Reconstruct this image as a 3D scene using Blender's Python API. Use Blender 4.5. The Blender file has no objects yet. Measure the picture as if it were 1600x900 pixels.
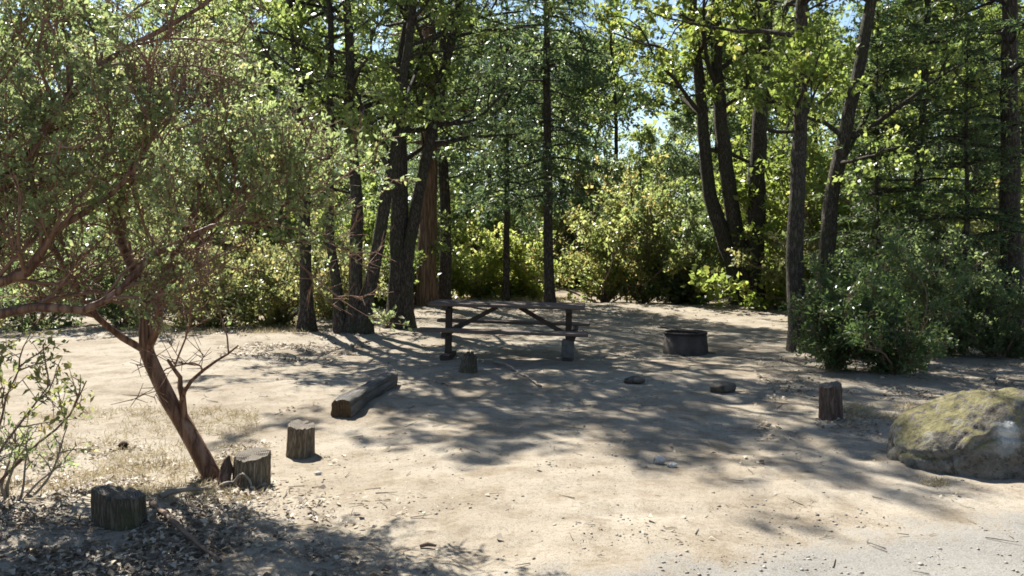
import bpy, bmesh, math
import numpy as np
from mathutils import Vector

# ------------------------------------------------------------------ camera, sky, sun, exposure
SC = bpy.context.scene
COL = SC.collection
F, CAMH, HOR = 1386.0, 1.6, 380.0           # focal length in photo pixels, eye height, horizon row

cam = bpy.data.objects.new('camera', bpy.data.cameras.new('camera'))
COL.objects.link(cam); SC.camera = cam
cam.location = (0, 0, CAMH); cam.rotation_euler = (math.radians(90), 0, 0)
cam.data.sensor_width = 36; cam.data.lens = 36 * F / 1600
cam.data.shift_y = -(450 - HOR) / 1600
cam.data.clip_start = 0.05; cam.data.clip_end = 3000

SUN_T = Vector((-0.44, 0.76, 1.0)).normalized()          # towards the sun: behind the trees, to the left
SUN_EL = math.asin(SUN_T.z); SUN_AZ = math.atan2(SUN_T.x, SUN_T.y)
W = bpy.data.worlds.new('World'); SC.world = W; W.use_nodes = True
nt = W.node_tree; nt.nodes.clear()
wo = nt.nodes.new('ShaderNodeOutputWorld'); bg = nt.nodes.new('ShaderNodeBackground')
sk = nt.nodes.new('ShaderNodeTexSky'); sk.sky_type = 'NISHITA'; sk.sun_disc = False
sk.sun_elevation = SUN_EL; sk.sun_rotation = SUN_AZ
sk.air_density = 1.0; sk.dust_density = 0.35; sk.ozone_density = 1.2
bg.inputs['Strength'].default_value = 0.06
nt.links.new(sk.outputs[0], bg.inputs[0]); nt.links.new(bg.outputs[0], wo.inputs[0])
sl = bpy.data.lights.new('sun', 'SUN'); sl.energy = 5.0; sl.angle = math.radians(0.53); sl.color = (1.0, 0.965, 0.89)
sun = bpy.data.objects.new('sun', sl); COL.objects.link(sun)
sun.rotation_euler = (-SUN_T).to_track_quat('-Z', 'Y').to_euler(); sun.location = (-10, 20, 30)

SC.view_settings.view_transform = 'Standard'; SC.view_settings.look = 'None'
SC.view_settings.gamma = 1.0; SC.view_settings.exposure = 1.6; SC.view_settings.use_curve_mapping = False
SC.render.engine = 'CYCLES'
cy = SC.cycles
cy.max_bounces = 6; cy.diffuse_bounces = 4; cy.glossy_bounces = 2; cy.transmission_bounces = 4; cy.transparent_max_bounces = 4
cy.sample_clamp_indirect = 6.0; cy.use_denoising = True; cy.filter_width = 1.7
cy.caustics_reflective = False; cy.caustics_refractive = False

# ------------------------------------------------------------------ helpers
R = np.random.default_rng(7)
def A(*v): return np.array(v, float)
def nrm(v):
    v = np.asarray(v, float); n = np.linalg.norm(v, axis=-1, keepdims=True); return v / np.maximum(n, 1e-9)

def _hash(ix, iy, s):
    h = (ix * 374761393 + iy * 668265263 + s * 974634777) & 0x7fffffff
    h = ((h ^ (h >> 13)) * 1274126177) & 0x7fffffff
    return ((h ^ (h >> 16)) & 0xffff) / 65535.0
def vnoise(x, y, s=0):
    x = np.asarray(x, float); y = np.asarray(y, float)
    ix = np.floor(x).astype(np.int64); iy = np.floor(y).astype(np.int64); fx = x - ix; fy = y - iy
    fx = fx * fx * (3 - 2 * fx); fy = fy * fy * (3 - 2 * fy)
    a = _hash(ix, iy, s); b = _hash(ix + 1, iy, s); c = _hash(ix, iy + 1, s); d = _hash(ix + 1, iy + 1, s)
    return (a * (1 - fx) + b * fx) * (1 - fy) + (c * (1 - fx) + d * fx) * fy
def sstep(a, b, x):
    t = np.clip((np.asarray(x, float) - a) / (b - a), 0, 1); return t * t * (3 - 2 * t)

def gh(x, y):
    """ground height"""
    x = np.asarray(x, float); y = np.asarray(y, float)
    z = (vnoise(x * 0.45, y * 0.45, 1) - 0.5) * 0.07 + (vnoise(x * 1.7, y * 1.7, 2) - 0.5) * 0.030
    z = z + (vnoise(x * 5, y * 5, 3) - 0.5) * 0.026 + (vnoise(x * 13, y * 13, 4) - 0.5) * 0.010
    z = z + 0.10 * np.exp(-((y - 21 - 0.6 * np.sin(x * 0.5)) / 1.6) ** 2)       # low berm behind the table
    z = z + 0.10 * np.exp(-(((x + 4.2) / 1.7) ** 2 + ((y - 14.6) / 0.9) ** 2))   # mound by the left trunks
    z = z + 0.10 * np.exp(-(((x + 2.9) / 0.9) ** 2 + ((y - 5.1) / 0.6) ** 2))    # soil round the front stump
    far = sstep(26, 60, np.hypot(x, y))
    return z + far * (vnoise(x * 0.03, y * 0.03, 5) - 0.3) * 2.0
def ghs(x, y): return float(gh(x, y))

def G(px, py):
    """ground point that the photo shows at a pixel"""
    d = F * CAMH / (py - HOR); x = (px - 800) / F * d
    return A(x, d, ghs(x, d))
def WP(px, py, d): return A((px - 800) / F * d, d, CAMH - (py - HOR) / F * d)

def mesh_np(name, V, Q, mat=None, smooth=False, tint=None, mats=None, midx=None):
    """mesh from arrays; Q holds quads or triangles (M,k)"""
    V = np.asarray(V, np.float32); Q = np.asarray(Q, np.int32)
    me = bpy.data.meshes.new(name); k = Q.shape[1]
    me.vertices.add(len(V)); me.vertices.foreach_set('co', V.ravel())
    me.loops.add(Q.size); me.loops.foreach_set('vertex_index', Q.ravel())
    me.polygons.add(len(Q)); me.polygons.foreach_set('loop_start', np.arange(0, Q.size, k, dtype=np.int32))
    if smooth: me.polygons.foreach_set('use_smooth', np.ones(len(Q), bool))
    if tint is not None:
        at = me.attributes.new('tint', 'FLOAT', 'FACE'); at.data.foreach_set('value', np.asarray(tint, np.float32))
    for m in (mats or ([mat] if mat else [])): me.materials.append(m)
    if midx is not None: me.polygons.foreach_set('material_index', np.asarray(midx, np.int32))
    me.update(calc_edges=True)
    return me
def mesh_bm(name, bm, mat, smooth=False):
    me = bpy.data.meshes.new(name); bm.to_mesh(me); bm.free()
    me.materials.append(mat)
    if smooth:
        for p in me.polygons: p.use_smooth = True
    return me
def obj(name, me, parent=None, loc=(0, 0, 0), rot=(0, 0, 0), scale=None):
    o = bpy.data.objects.new(name, me); COL.objects.link(o); o.location = loc; o.rotation_euler = rot
    if scale is not None: o.scale = (scale,) * 3 if np.isscalar(scale) else scale
    if parent: o.parent = parent
    return o
def tag(o, label, cat, group=None, kind=None):
    o['label'] = label; o['category'] = cat
    if group: o['group'] = group
    if kind: o['kind'] = kind
    return o
def thing(name, label, cat, loc=(0, 0, 0), rz=0, group=None):
    o = bpy.data.objects.new(name, None); COL.objects.link(o); o.location = loc; o.rotation_euler = (0, 0, rz)
    o.empty_display_size = 0.1
    return tag(o, label, cat, group)

# ------------------------------------------------------------------ materials
def new_mat(name):
    m = bpy.data.materials.new(name); m.use_nodes = True; t = m.node_tree; t.nodes.clear()
    return m, t, t.nodes.new('ShaderNodeOutputMaterial')
def ramp(t, stops, fac=None, interp='LINEAR'):
    r = t.nodes.new('ShaderNodeValToRGB'); r.color_ramp.interpolation = interp
    e = r.color_ramp.elements
    while len(e) < len(stops): e.new(0.5)
    for i, (p, c) in enumerate(stops): e[i].position = p; e[i].color = (*c, 1)
    if fac is not None: t.links.new(fac, r.inputs[0])
    return r
def noise(t, vec, scale, detail=4, rough=0.55):
    n = t.nodes.new('ShaderNodeTexNoise'); n.inputs['Scale'].default_value = scale
    n.inputs['Detail'].default_value = detail; n.inputs['Roughness'].default_value = rough
    if vec is not None: t.links.new(vec, n.inputs['Vector'])
    return n
def mixc(t, a, b, fac, mode='MIX'):
    n = t.nodes.new('ShaderNodeMix'); n.data_type = 'RGBA'; n.blend_type = mode
    for s, v in ((n.inputs[0], fac), (n.inputs[6], a), (n.inputs[7], b)):
        if hasattr(v, 'is_linked'): t.links.new(v, s)
        elif isinstance(v, tuple): s.default_value = (*v, 1)
        else: s.default_value = v
    return n.outputs[2]
def mathn(t, op, a, b=0.0, clamp=False):
    n = t.nodes.new('ShaderNodeMath'); n.operation = op; n.use_clamp = clamp
    for s, v in ((n.inputs[0], a), (n.inputs[1], b)):
        if hasattr(v, 'is_linked'): t.links.new(v, s)
        else: s.default_value = v
    return n.outputs[0]

def leaf_mat(name, cols, trans=0.4, rough=0.36, tgain=1.5, tsat=0.97, thue=0.497):
    m, t, o = new_mat(name)
    a = t.nodes.new('ShaderNodeAttribute'); a.attribute_name = 'tint'
    n = len(cols)
    r = ramp(t, [(i / (n - 1), c) for i, c in enumerate(cols)], a.outputs['Fac'])
    p = t.nodes.new('ShaderNodeBsdfPrincipled'); p.inputs['Roughness'].default_value = rough
    p.inputs['Specular IOR Level'].default_value = 0.5
    t.links.new(r.outputs[0], p.inputs['Base Color'])
    h = t.nodes.new('ShaderNodeHueSaturation'); h.inputs['Value'].default_value = tgain
    h.inputs['Saturation'].default_value = tsat; h.inputs['Hue'].default_value = thue
    t.links.new(r.outputs[0], h.inputs['Color'])
    tr = t.nodes.new('ShaderNodeBsdfTranslucent'); t.links.new(h.outputs[0], tr.inputs[0])
    mx = t.nodes.new('ShaderNodeMixShader'); mx.inputs[0].default_value = trans
    t.links.new(p.outputs[0], mx.inputs[1]); t.links.new(tr.outputs[0], mx.inputs[2]); t.links.new(mx.outputs[0], o.inputs[0])
    return m

def bark_mat(name, c1, c2, c3, vs=9.0, stretch=0.18, bump=0.6, rough=0.9, moss=None):
    m, t, o = new_mat(name)
    tc = t.nodes.new('ShaderNodeTexCoord'); mp = t.nodes.new('ShaderNodeMapping')
    mp.inputs['Scale'].default_value = (1, 1, stretch); t.links.new(tc.outputs['Object'], mp.inputs['Vector'])
    v = t.nodes.new('ShaderNodeTexVoronoi'); v.feature = 'DISTANCE_TO_EDGE'; v.inputs['Scale'].default_value = vs
    nz = noise(t, mp.outputs[0], vs * 0.8, 5)
    wv = mixc(t, mp.outputs[0], nz.outputs['Color'], 0.12); t.links.new(wv, v.inputs['Vector'])
    n2 = noise(t, mp.outputs[0], vs * 3, 6, 0.65)
    f = mathn(t, 'MULTIPLY', mathn(t, 'MULTIPLY', v.outputs['Distance'], 3.0, True), mathn(t, 'ADD', n2.outputs['Fac'], 0.4), True)
    r = ramp(t, [(0.0, c1), (0.35, c2), (0.9, c3)], f)
    col = r.outputs[0]
    n3 = noise(t, tc.outputs['Object'], 1.3, 3)
    col = mixc(t, col, (0.55, 0.52, 0.5), mathn(t, 'MULTIPLY', n3.outputs['Fac'], 0.5), 'MULTIPLY')
    if moss:
        n4 = noise(t, tc.outputs['Object'], 3.5, 5)
        mk = ramp(t, [(0.5, (0, 0, 0)), (0.66, (1, 1, 1))], n4.outputs['Fac'])
        col = mixc(t, col, moss, mathn(t, 'MULTIPLY', mk.outputs[0], 0.6))
    p = t.nodes.new('ShaderNodeBsdfPrincipled'); p.inputs['Roughness'].default_value = rough
    p.inputs['Specular IOR Level'].default_value = 0.2
    t.links.new(col, p.inputs['Base Color'])
    b = t.nodes.new('ShaderNodeBump'); b.inputs['Strength'].default_value = bump; b.inputs['Distance'].default_value = 0.02
    t.links.new(f, b.inputs['Height']); t.links.new(b.outputs[0], p.inputs['Normal']); t.links.new(p.outputs[0], o.inputs[0])
    return m

def plain_mat(name, c1, c2, scale=8, rough=0.85, bump=0.3, metal=0.0, stretch=(1, 1, 1), dist=0.01):
    m, t, o = new_mat(name)
    tc = t.nodes.new('ShaderNodeTexCoord'); mp = t.nodes.new('ShaderNodeMapping'); mp.inputs['Scale'].default_value = stretch
    t.links.new(tc.outputs['Object'], mp.inputs['Vector'])
    n = noise(t, mp.outputs[0], scale, 6, 0.62)
    r = ramp(t, [(0.3, c1), (0.72, c2)], n.outputs['Fac'])
    p = t.nodes.new('ShaderNodeBsdfPrincipled'); p.inputs['Roughness'].default_value = rough
    p.inputs['Metallic'].default_value = metal; p.inputs['Specular IOR Level'].default_value = 0.25
    t.links.new(r.outputs[0], p.inputs['Base Color'])
    b = t.nodes.new('ShaderNodeBump'); b.inputs['Strength'].default_value = bump; b.inputs['Distance'].default_value = dist
    n2 = noise(t, mp.outputs[0], scale * 3, 5, 0.7)
    t.links.new(n2.outputs['Fac'], b.inputs['Height']); t.links.new(b.outputs[0], p.inputs['Normal']); t.links.new(p.outputs[0], o.inputs[0])
    return m

def ground_mat():
    m, t, o = new_mat('dusty_ground')
    g = t.nodes.new('ShaderNodeNewGeometry'); pos = g.outputs['Position']
    n1 = noise(t, pos, 0.55, 5, 0.6); n2 = noise(t, pos, 3.2, 6, 0.65); n3 = noise(t, pos, 26, 4, 0.7); n4 = noise(t, pos, 110, 2, 0.6)
    base = ramp(t, [(0.32, (0.205, 0.17, 0.126)), (0.5, (0.265, 0.229, 0.178)), (0.68, (0.305, 0.272, 0.222))], n1.outputs['Fac']).outputs[0]
    mid = ramp(t, [(0.34, (0.66, 0.61, 0.55)), (0.52, (1, 1, 1)), (0.75, (1.0, 1.0, 1.0))], n2.outputs['Fac']).outputs[0]
    col = mixc(t, base, mid, 0.8, 'MULTIPLY')
    fine = ramp(t, [(0.3, (0.62, 0.58, 0.52)), (0.5, (0.98, 0.97, 0.96)), (0.72, (1, 1, 1))], n3.outputs['Fac']).outputs[0]
    col = mixc(t, col, fine, 0.75, 'MULTIPLY')
    grit = ramp(t, [(0.34, (0.5, 0.46, 0.42)), (0.46, (1, 1, 1)), (0.6, (1, 1, 1)), (0.72, (1, 1, 1))], n4.outputs['Fac']).outputs[0]
    col = mixc(t, col, grit, 0.7, 'MULTIPLY')
    # pale grey gravel of the road towards the camera on the right
    sx = t.nodes.new('ShaderNodeSeparateXYZ'); t.links.new(pos, sx.inputs[0])
    line = mathn(t, 'SUBTRACT', mathn(t, 'ADD', mathn(t, 'MULTIPLY', sx.outputs[0], 0.424), 4.20), sx.outputs[1])
    line = mathn(t, 'ADD', line, mathn(t, 'MULTIPLY', mathn(t, 'SUBTRACT', n2.outputs['Fac'], 0.5), 1.3))
    line = mathn(t, 'ADD', line, mathn(t, 'MULTIPLY', mathn(t, 'SUBTRACT', n3.outputs['Fac'], 0.5), 0.5))
    mk = ramp(t, [(0.0, (0, 0, 0)), (0.42, (1, 1, 1))], line).outputs[0]
    gv = ramp(t, [(0.34, (0.14, 0.134, 0.122)), (0.52, (0.185, 0.178, 0.164)), (0.7, (0.22, 0.212, 0.197))], n4.outputs['Fac']).outputs[0]
    gv = mixc(t, gv, fine, 0.5, 'MULTIPLY')
    col = mixc(t, col, gv, mathn(t, 'MULTIPLY', mk, 0.85))
    # forest duff far back and at the sides
    n5 = noise(t, pos, 0.9, 5, 0.6)
    duff = mathn(t, 'ADD', mathn(t, 'MULTIPLY', mathn(t, 'SUBTRACT', sx.outputs[1], 22.0), 0.12), mathn(t, 'MULTIPLY', mathn(t, 'SUBTRACT', n5.outputs['Fac'], 0.5), 2.4))
    dk = ramp(t, [(0.1, (0, 0, 0)), (0.8, (1, 1, 1))], duff).outputs[0]
    dc = ramp(t, [(0.3, (0.10, 0.075, 0.05)), (0.7, (0.27, 0.21, 0.14))], n3.outputs['Fac']).outputs[0]
    col = mixc(t, col, dc, mathn(t, 'MULTIPLY', dk, 0.85))
    p = t.nodes.new('ShaderNodeBsdfPrincipled'); p.inputs['Roughness'].default_value = 0.95
    p.inputs['Specular IOR Level'].default_value = 0.1
    t.links.new(col, p.inputs['Base Color'])
    hgt = mathn(t, 'ADD', mathn(t, 'MULTIPLY', n3.outputs['Fac'], 0.6), mathn(t, 'MULTIPLY', n4.outputs['Fac'], 0.4))
    b = t.nodes.new('ShaderNodeBump'); b.inputs['Strength'].default_value = 0.55; b.inputs['Distance'].default_value = 0.02
    t.links.new(hgt, b.inputs['Height']); t.links.new(b.outputs[0], p.inputs['Normal']); t.links.new(p.outputs[0], o.inputs[0])
    return m

def rock_mat(name, c1, c2, moss=None, lichen=None):
    m, t, o = new_mat(name)
    tc = t.nodes.new('ShaderNodeTexCoord'); ob = tc.outputs['Object']
    n1 = noise(t, ob, 3.0, 8, 0.72); n2 = noise(t, ob, 17, 6, 0.75); n3 = noise(t, ob, 75, 3, 0.75)
    col = ramp(t, [(0.36, c1), (0.62, c2)], n1.outputs['Fac']).outputs[0]
    sp = ramp(t, [(0.38, (0.25, 0.23, 0.21)), (0.5, (1, 1, 1))], n2.outputs['Fac']).outputs[0]
    col = mixc(t, col, sp, 0.8, 'MULTIPLY')
    sp3 = ramp(t, [(0.36, (0.5, 0.48, 0.46)), (0.5, (1, 1, 1))], n3.outputs['Fac']).outputs[0]
    col = mixc(t, col, sp3, 0.5, 'MULTIPLY')
    if moss:
        g = t.nodes.new('ShaderNodeNewGeometry'); sx = t.nodes.new('ShaderNodeSeparateXYZ'); t.links.new(g.outputs['True Normal'], sx.inputs[0])
        k = mathn(t, 'ADD', mathn(t, 'MULTIPLY', sx.outputs[2], 0.55), mathn(t, 'SUBTRACT', mathn(t, 'MULTIPLY', n1.outputs['Fac'], 1.7), 0.70))
        k = mathn(t, 'ADD', k, mathn(t, 'MULTIPLY', mathn(t, 'SUBTRACT', n2.outputs['Fac'], 0.5), 1.1))
        mk = ramp(t, [(0.50, (0, 0, 0)), (0.58, (1, 1, 1))], k).outputs[0]
        mc = ramp(t, [(0.35, (0.075, 0.067, 0.025)), (0.65, (0.225, 0.195, 0.075))], n2.outputs['Fac']).outputs[0]
        col = mixc(t, col, mc, mathn(t, 'MULTIPLY', mk, 0.8))
    if lichen:
        vo = t.nodes.new('ShaderNodeTexVoronoi'); vo.inputs['Scale'].default_value = 9.0; vo.inputs['Randomness'].default_value = 1.0
        wv = mixc(t, ob, n2.outputs['Color'], 0.06); t.links.new(wv, vo.inputs['Vector'])
        sxx = t.nodes.new('ShaderNodeSeparateXYZ'); t.links.new(vo.outputs['Color'], sxx.inputs[0])
        on = mathn(t, 'GREATER_THAN', sxx.outputs[0], 0.62); rad = mathn(t, 'LESS_THAN', vo.outputs['Distance'], mathn(t, 'MULTIPLY', sxx.outputs[1], 0.5))
        col = mixc(t, col, (0.33, 0.33, 0.28), mathn(t, 'MULTIPLY', mathn(t, 'MULTIPLY', on, rad), 0.22))
        n5 = noise(t, ob, 4.2, 4, 0.6); lk = ramp(t, [(0.6, (0, 0, 0)), (0.68, (1, 1, 1))], n5.outputs['Fac']).outputs[0]
        col = mixc(t, col, lichen, mathn(t, 'MULTIPLY', lk, 0.75))
        d = t.nodes.new('ShaderNodeVectorMath'); d.operation = 'DISTANCE'; t.links.new(ob, d.inputs[0]); d.inputs[1].default_value = (-0.30, -0.36, 0.30)
        dd = mathn(t, 'ADD', d.outputs['Value'], mathn(t, 'MULTIPLY', mathn(t, 'SUBTRACT', n2.outputs['Fac'], 0.5), 0.30))
        pk = ramp(t, [(0.02, (1, 1, 1)), (0.10, (0, 0, 0))], dd).outputs[0]
        col = mixc(t, col, (0.58, 0.58, 0.55), pk)
    p = t.nodes.new('ShaderNodeBsdfPrincipled'); p.inputs['Roughness'].default_value = 0.9; p.inputs['Specular IOR Level'].default_value = 0.2
    t.links.new(col, p.inputs['Base Color'])
    b = t.nodes.new('ShaderNodeBump'); b.inputs['Strength'].default_value = 1.0; b.inputs['Distance'].default_value = 0.03
    hh = mathn(t, 'ADD', n2.outputs['Fac'], mathn(t, 'MULTIPLY', n3.outputs['Fac'], 0.4))
    t.links.new(hh, b.inputs['Height']); t.links.new(b.outputs[0], p.inputs['Normal']); t.links.new(p.outputs[0], o.inputs[0])
    return m

def endgrain_mat(name, c1, c2):
    m, t, o = new_mat(name)
    tc = t.nodes.new('ShaderNodeTexCoord'); ob = tc.outputs['Object']
    w = t.nodes.new('ShaderNodeTexWave'); w.wave_type = 'RINGS'; w.rings_direction = 'Z'; w.inputs['Scale'].default_value = 22
    w.inputs['Distortion'].default_value = 3.5; w.inputs['Detail'].default_value = 3; t.links.new(ob, w.inputs['Vector'])
    n = noise(t, ob, 20, 5, 0.7)
    f = mathn(t, 'ADD', mathn(t, 'MULTIPLY', w.outputs['Fac'], 0.4), mathn(t, 'MULTIPLY', n.outputs['Fac'], 0.6))
    r = ramp(t, [(0.25, c1), (0.7, c2)], f)
    p = t.nodes.new('ShaderNodeBsdfPrincipled'); p.inputs['Roughness'].default_value = 0.9; p.inputs['Specular IOR Level'].default_value = 0.15
    t.links.new(r.outputs[0], p.inputs['Base Color'])
    b = t.nodes.new('ShaderNodeBump'); b.inputs['Strength'].default_value = 0.5; b.inputs['Distance'].default_value = 0.008
    t.links.new(f, b.inputs['Height']); t.links.new(b.outputs[0], p.inputs['Normal']); t.links.new(p.outputs[0], o.inputs[0])
    return m

M = {}
M['ground'] = ground_mat()
M['oak'] = leaf_mat('oak_leaf', [(0.06, 0.085, 0.02), (0.10, 0.135, 0.032), (0.145, 0.175, 0.042), (0.20, 0.205, 0.06)], 0.58, tgain=2.35, thue=0.5)
M['oak_gold'] = leaf_mat('golden_oak_leaf', [(0.07, 0.10, 0.018), (0.11, 0.148, 0.026), (0.155, 0.19, 0.036), (0.22, 0.205, 0.045)], 0.58, tgain=2.1)
M['liveoak'] = leaf_mat('live_oak_leaf', [(0.045, 0.07, 0.026), (0.075, 0.105, 0.038), (0.11, 0.14, 0.05), (0.16, 0.18, 0.075)], 0.56, rough=0.38, tgain=2.5)
M['fir'] = leaf_mat('fir_needle', [(0.026, 0.05, 0.022), (0.042, 0.072, 0.03), (0.065, 0.095, 0.036), (0.09, 0.105, 0.04)], 0.5, tgain=2.3)
M['cedar'] = leaf_mat('cedar_spray', [(0.032, 0.058, 0.018), (0.052, 0.088, 0.024), (0.076, 0.112, 0.032), (0.105, 0.125, 0.042)], 0.45, tgain=2.2)
M['manz'] = leaf_mat('manzanita_leaf', [(0.09, 0.12, 0.044), (0.145, 0.185, 0.07), (0.195, 0.235, 0.092), (0.26, 0.21, 0.085)], 0.52, rough=0.45, tgain=2.1)
M['shrub'] = leaf_mat('brush_leaf', [(0.06, 0.08, 0.03), (0.10, 0.12, 0.04), (0.16, 0.16, 0.055), (0.20, 0.145, 0.06)], 0.58, tgain=2.3)
M['redshrub'] = leaf_mat('autumn_brush_leaf', [(0.08, 0.11, 0.03), (0.13, 0.16, 0.045), (0.18, 0.19, 0.06), (0.25, 0.155, 0.055)], 0.6, tgain=2.4)
M['yellowshrub'] = leaf_mat('yellow_brush_leaf', [(0.10, 0.14, 0.028), (0.16, 0.20, 0.042), (0.22, 0.235, 0.06), (0.28, 0.245, 0.085)], 0.6, tgain=2.3)
M['litter'] = leaf_mat('dry_litter_leaf', [(0.08, 0.056, 0.038), (0.19, 0.14, 0.095), (0.31, 0.25, 0.175), (0.44, 0.385, 0.295)], 0.15, rough=0.7, tgain=1.2, thue=0.5)
M['straw'] = leaf_mat('dry_grass_blade', [(0.21, 0.155, 0.075), (0.30, 0.235, 0.12), (0.38, 0.31, 0.18), (0.44, 0.375, 0.245)], 0.25, rough=0.7, tgain=1.3, thue=0.5)
M['bark_oak'] = bark_mat('oak_bark', (0.026, 0.021, 0.016), (0.066, 0.054, 0.041), (0.12, 0.10, 0.078), 26, 0.3, 0.8, moss=(0.05, 0.055, 0.025))
M['bark_fir'] = bark_mat('fir_bark', (0.026, 0.021, 0.016), (0.07, 0.056, 0.043), (0.125, 0.103, 0.08), 24, 0.3, 0.8)
M['bark_cedar'] = bark_mat('cinnamon_cedar_bark', (0.08, 0.045, 0.026), (0.16, 0.098, 0.06), (0.23, 0.15, 0.095), 18, 0.07, 0.9)
M['bark_manz'] = bark_mat('manzanita_bark', (0.07, 0.033, 0.02), (0.16, 0.082, 0.049), (0.25, 0.15, 0.098), 16, 0.12, 0.3, 0.55)
M['twig_brown'] = plain_mat('brown_twig', (0.10, 0.062, 0.042), (0.22, 0.15, 0.105), 6)
M['twig_red'] = plain_mat('red_brown_twig', (0.125, 0.062, 0.038), (0.245, 0.145, 0.095), 5)
M['twig_grey'] = plain_mat('grey_twig', (0.14, 0.115, 0.09), (0.27, 0.225, 0.18), 9)
M['stump_bark'] = bark_mat('weathered_post_wood', (0.095, 0.074, 0.05), (0.20, 0.158, 0.107), (0.31, 0.25, 0.17), 34, 0.12, 0.8)
M['stump_dark'] = bark_mat('dark_post_wood', (0.06, 0.05, 0.036), (0.115, 0.095, 0.068), (0.19, 0.16, 0.115), 34, 0.14, 0.8, moss=(0.075, 0.08, 0.035))
M['stump_red'] = bark_mat('red_brown_post_wood', (0.08, 0.052, 0.04), (0.15, 0.10, 0.076), (0.23, 0.16, 0.125), 32, 0.10, 0.8)
M['endgrain'] = endgrain_mat('weathered_end_grain', (0.06, 0.05, 0.04), (0.17, 0.145, 0.115))
M['table_wood'] = plain_mat('brown_table_wood', (0.06, 0.042, 0.033), (0.15, 0.112, 0.09), 6, 0.8, 0.4, stretch=(0.25, 3, 3))
M['table_leg'] = plain_mat('dark_table_leg', (0.03, 0.022, 0.018), (0.075, 0.055, 0.045), 9, 0.8)
M['footing'] = plain_mat('concrete_footing', (0.07, 0.068, 0.066), (0.15, 0.145, 0.14), 14, 0.9)
M['steel'] = plain_mat('blackened_steel', (0.02, 0.018, 0.017), (0.075, 0.055, 0.045), 9, 0.65, 0.3, 0.4)
M['steel_rust'] = plain_mat('rusty_steel', (0.035, 0.029, 0.025), (0.10, 0.08, 0.066), 7, 0.8, 0.4, 0.2)
M['ash'] = plain_mat('ash', (0.10, 0.10, 0.10), (0.30, 0.29, 0.28), 12, 0.95)
M['boulder'] = rock_mat('mossy_granite', (0.085, 0.072, 0.056), (0.25, 0.228, 0.192), True, (0.32, 0.31, 0.28))
M['rock_dark'] = rock_mat('dark_stone', (0.06, 0.052, 0.044), (0.15, 0.13, 0.11))
M['rock_pale'] = rock_mat('pale_stone', (0.42, 0.40, 0.36), (0.60, 0.58, 0.54))
M['cone'] = plain_mat('pine_cone_scale', (0.03, 0.02, 0.014), (0.10, 0.065, 0.042), 30)
M['pebble'] = leaf_mat('pebble_stone', [(0.14, 0.125, 0.105), (0.22, 0.195, 0.165), (0.28, 0.25, 0.215), (0.36, 0.335, 0.30)], 0.0, rough=0.9)

# ------------------------------------------------------------------ the ground
def grow_axis(lo, hi, far_lo, far_hi, step, k=1.11):
    c = list(np.arange(lo, hi + 1e-6, step)); s = step; v = c[-1]
    while v < far_hi: s *= k; v += s; c.append(v)
    s = step; v = c[0]
    while v > far_lo: s *= k; v -= s; c.insert(0, v)
    return np.array(c)
gx = grow_axis(-6.5, 6.5, -900, 900, 0.065); gy = grow_axis(3.2, 13, -250, 1400, 0.055)
X, Y = np.meshgrid(gx, gy); Z = gh(X, Y)
V = np.stack([X.ravel(), Y.ravel(), Z.ravel()], 1)
nx, ny = len(gx), len(gy)
i0 = (np.arange(ny - 1)[:, None] * nx + np.arange(nx - 1)[None]).ravel()
Q = np.stack([i0, i0 + 1, i0 + nx + 1, i0 + nx], 1)
cx = V[Q].mean(1)
road = (0.424 * cx[:, 0] + 4.20 - cx[:, 1] + (vnoise(cx[:, 0] * 3.2, cx[:, 1] * 3.2, 9) - 0.5) * 0.5 > 0.1) & (cx[:, 1] > -40) & (np.abs(cx[:, 0]) < 60)
def sub(name, mask):
    q = Q[mask]; u, inv = np.unique(q, return_inverse=True)
    return obj(name, mesh_np(name, V[u], inv.reshape(-1, 4), M['ground'], True))
g1 = sub('ground', ~road); g1['kind'] = 'structure'; g1['label'] = 'pale dusty campsite ground with dappled tree shade'
g2 = sub('gravel_road', road); g2['kind'] = 'structure'; g2['label'] = 'pale grey gravel of the road edge at bottom right'

# ------------------------------------------------------------------ plants: tubes, twigs, leaves
class Buf:
    def __init__(s): s.V = []; s.Q = []; s.n = 0
    def add(s, v, q): s.V.append(v); s.Q.append(q + s.n); s.n += len(v)
    def mesh(s, name, mat): return mesh_np(name, np.concatenate(s.V), np.concatenate(s.Q), mat, True)

def frames(path):
    t = np.gradient(path, axis=0); t = nrm(t)
    ref = np.where(np.abs(t[:, 2:3]) > 0.85, A(1, 0, 0)[None], A(0, 0, 1)[None])
    if np.abs(t[:, 2]).mean() > 0.6: ref = np.tile(A(1, 0.1, 0), (len(path), 1))
    else: ref = np.tile(A(0.05, 0.1, 1), (len(path), 1))
    u = nrm(np.cross(t, ref)); w = np.cross(t, u)
    return t, u, w
def tube(buf, path, rad, sides=8, rough=0.0, rng=R, cap=False):
    path = np.asarray(path, float); n = len(path); rad = np.broadcast_to(rad, n)
    _, u, w = frames(path)
    a = np.linspace(0, 2 * np.pi, sides, endpoint=False)
    rr = rad[:, None] * (1 + (rng.random((n, sides)) - 0.5) * 2 * rough)
    v = path[:, None] + u[:, None] * (np.cos(a)[None, :, None] * rr[..., None]) + w[:, None] * (np.sin(a)[None, :, None] * rr[..., None])
    i = np.arange(n - 1)[:, None] * sides; j = np.arange(sides)[None]; k = (j + 1) % sides
    q = np.stack([i + j, i + k, i + sides + k, i + sides + j], -1).reshape(-1, 4)
    buf.add(v.reshape(-1, 3), q)
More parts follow.
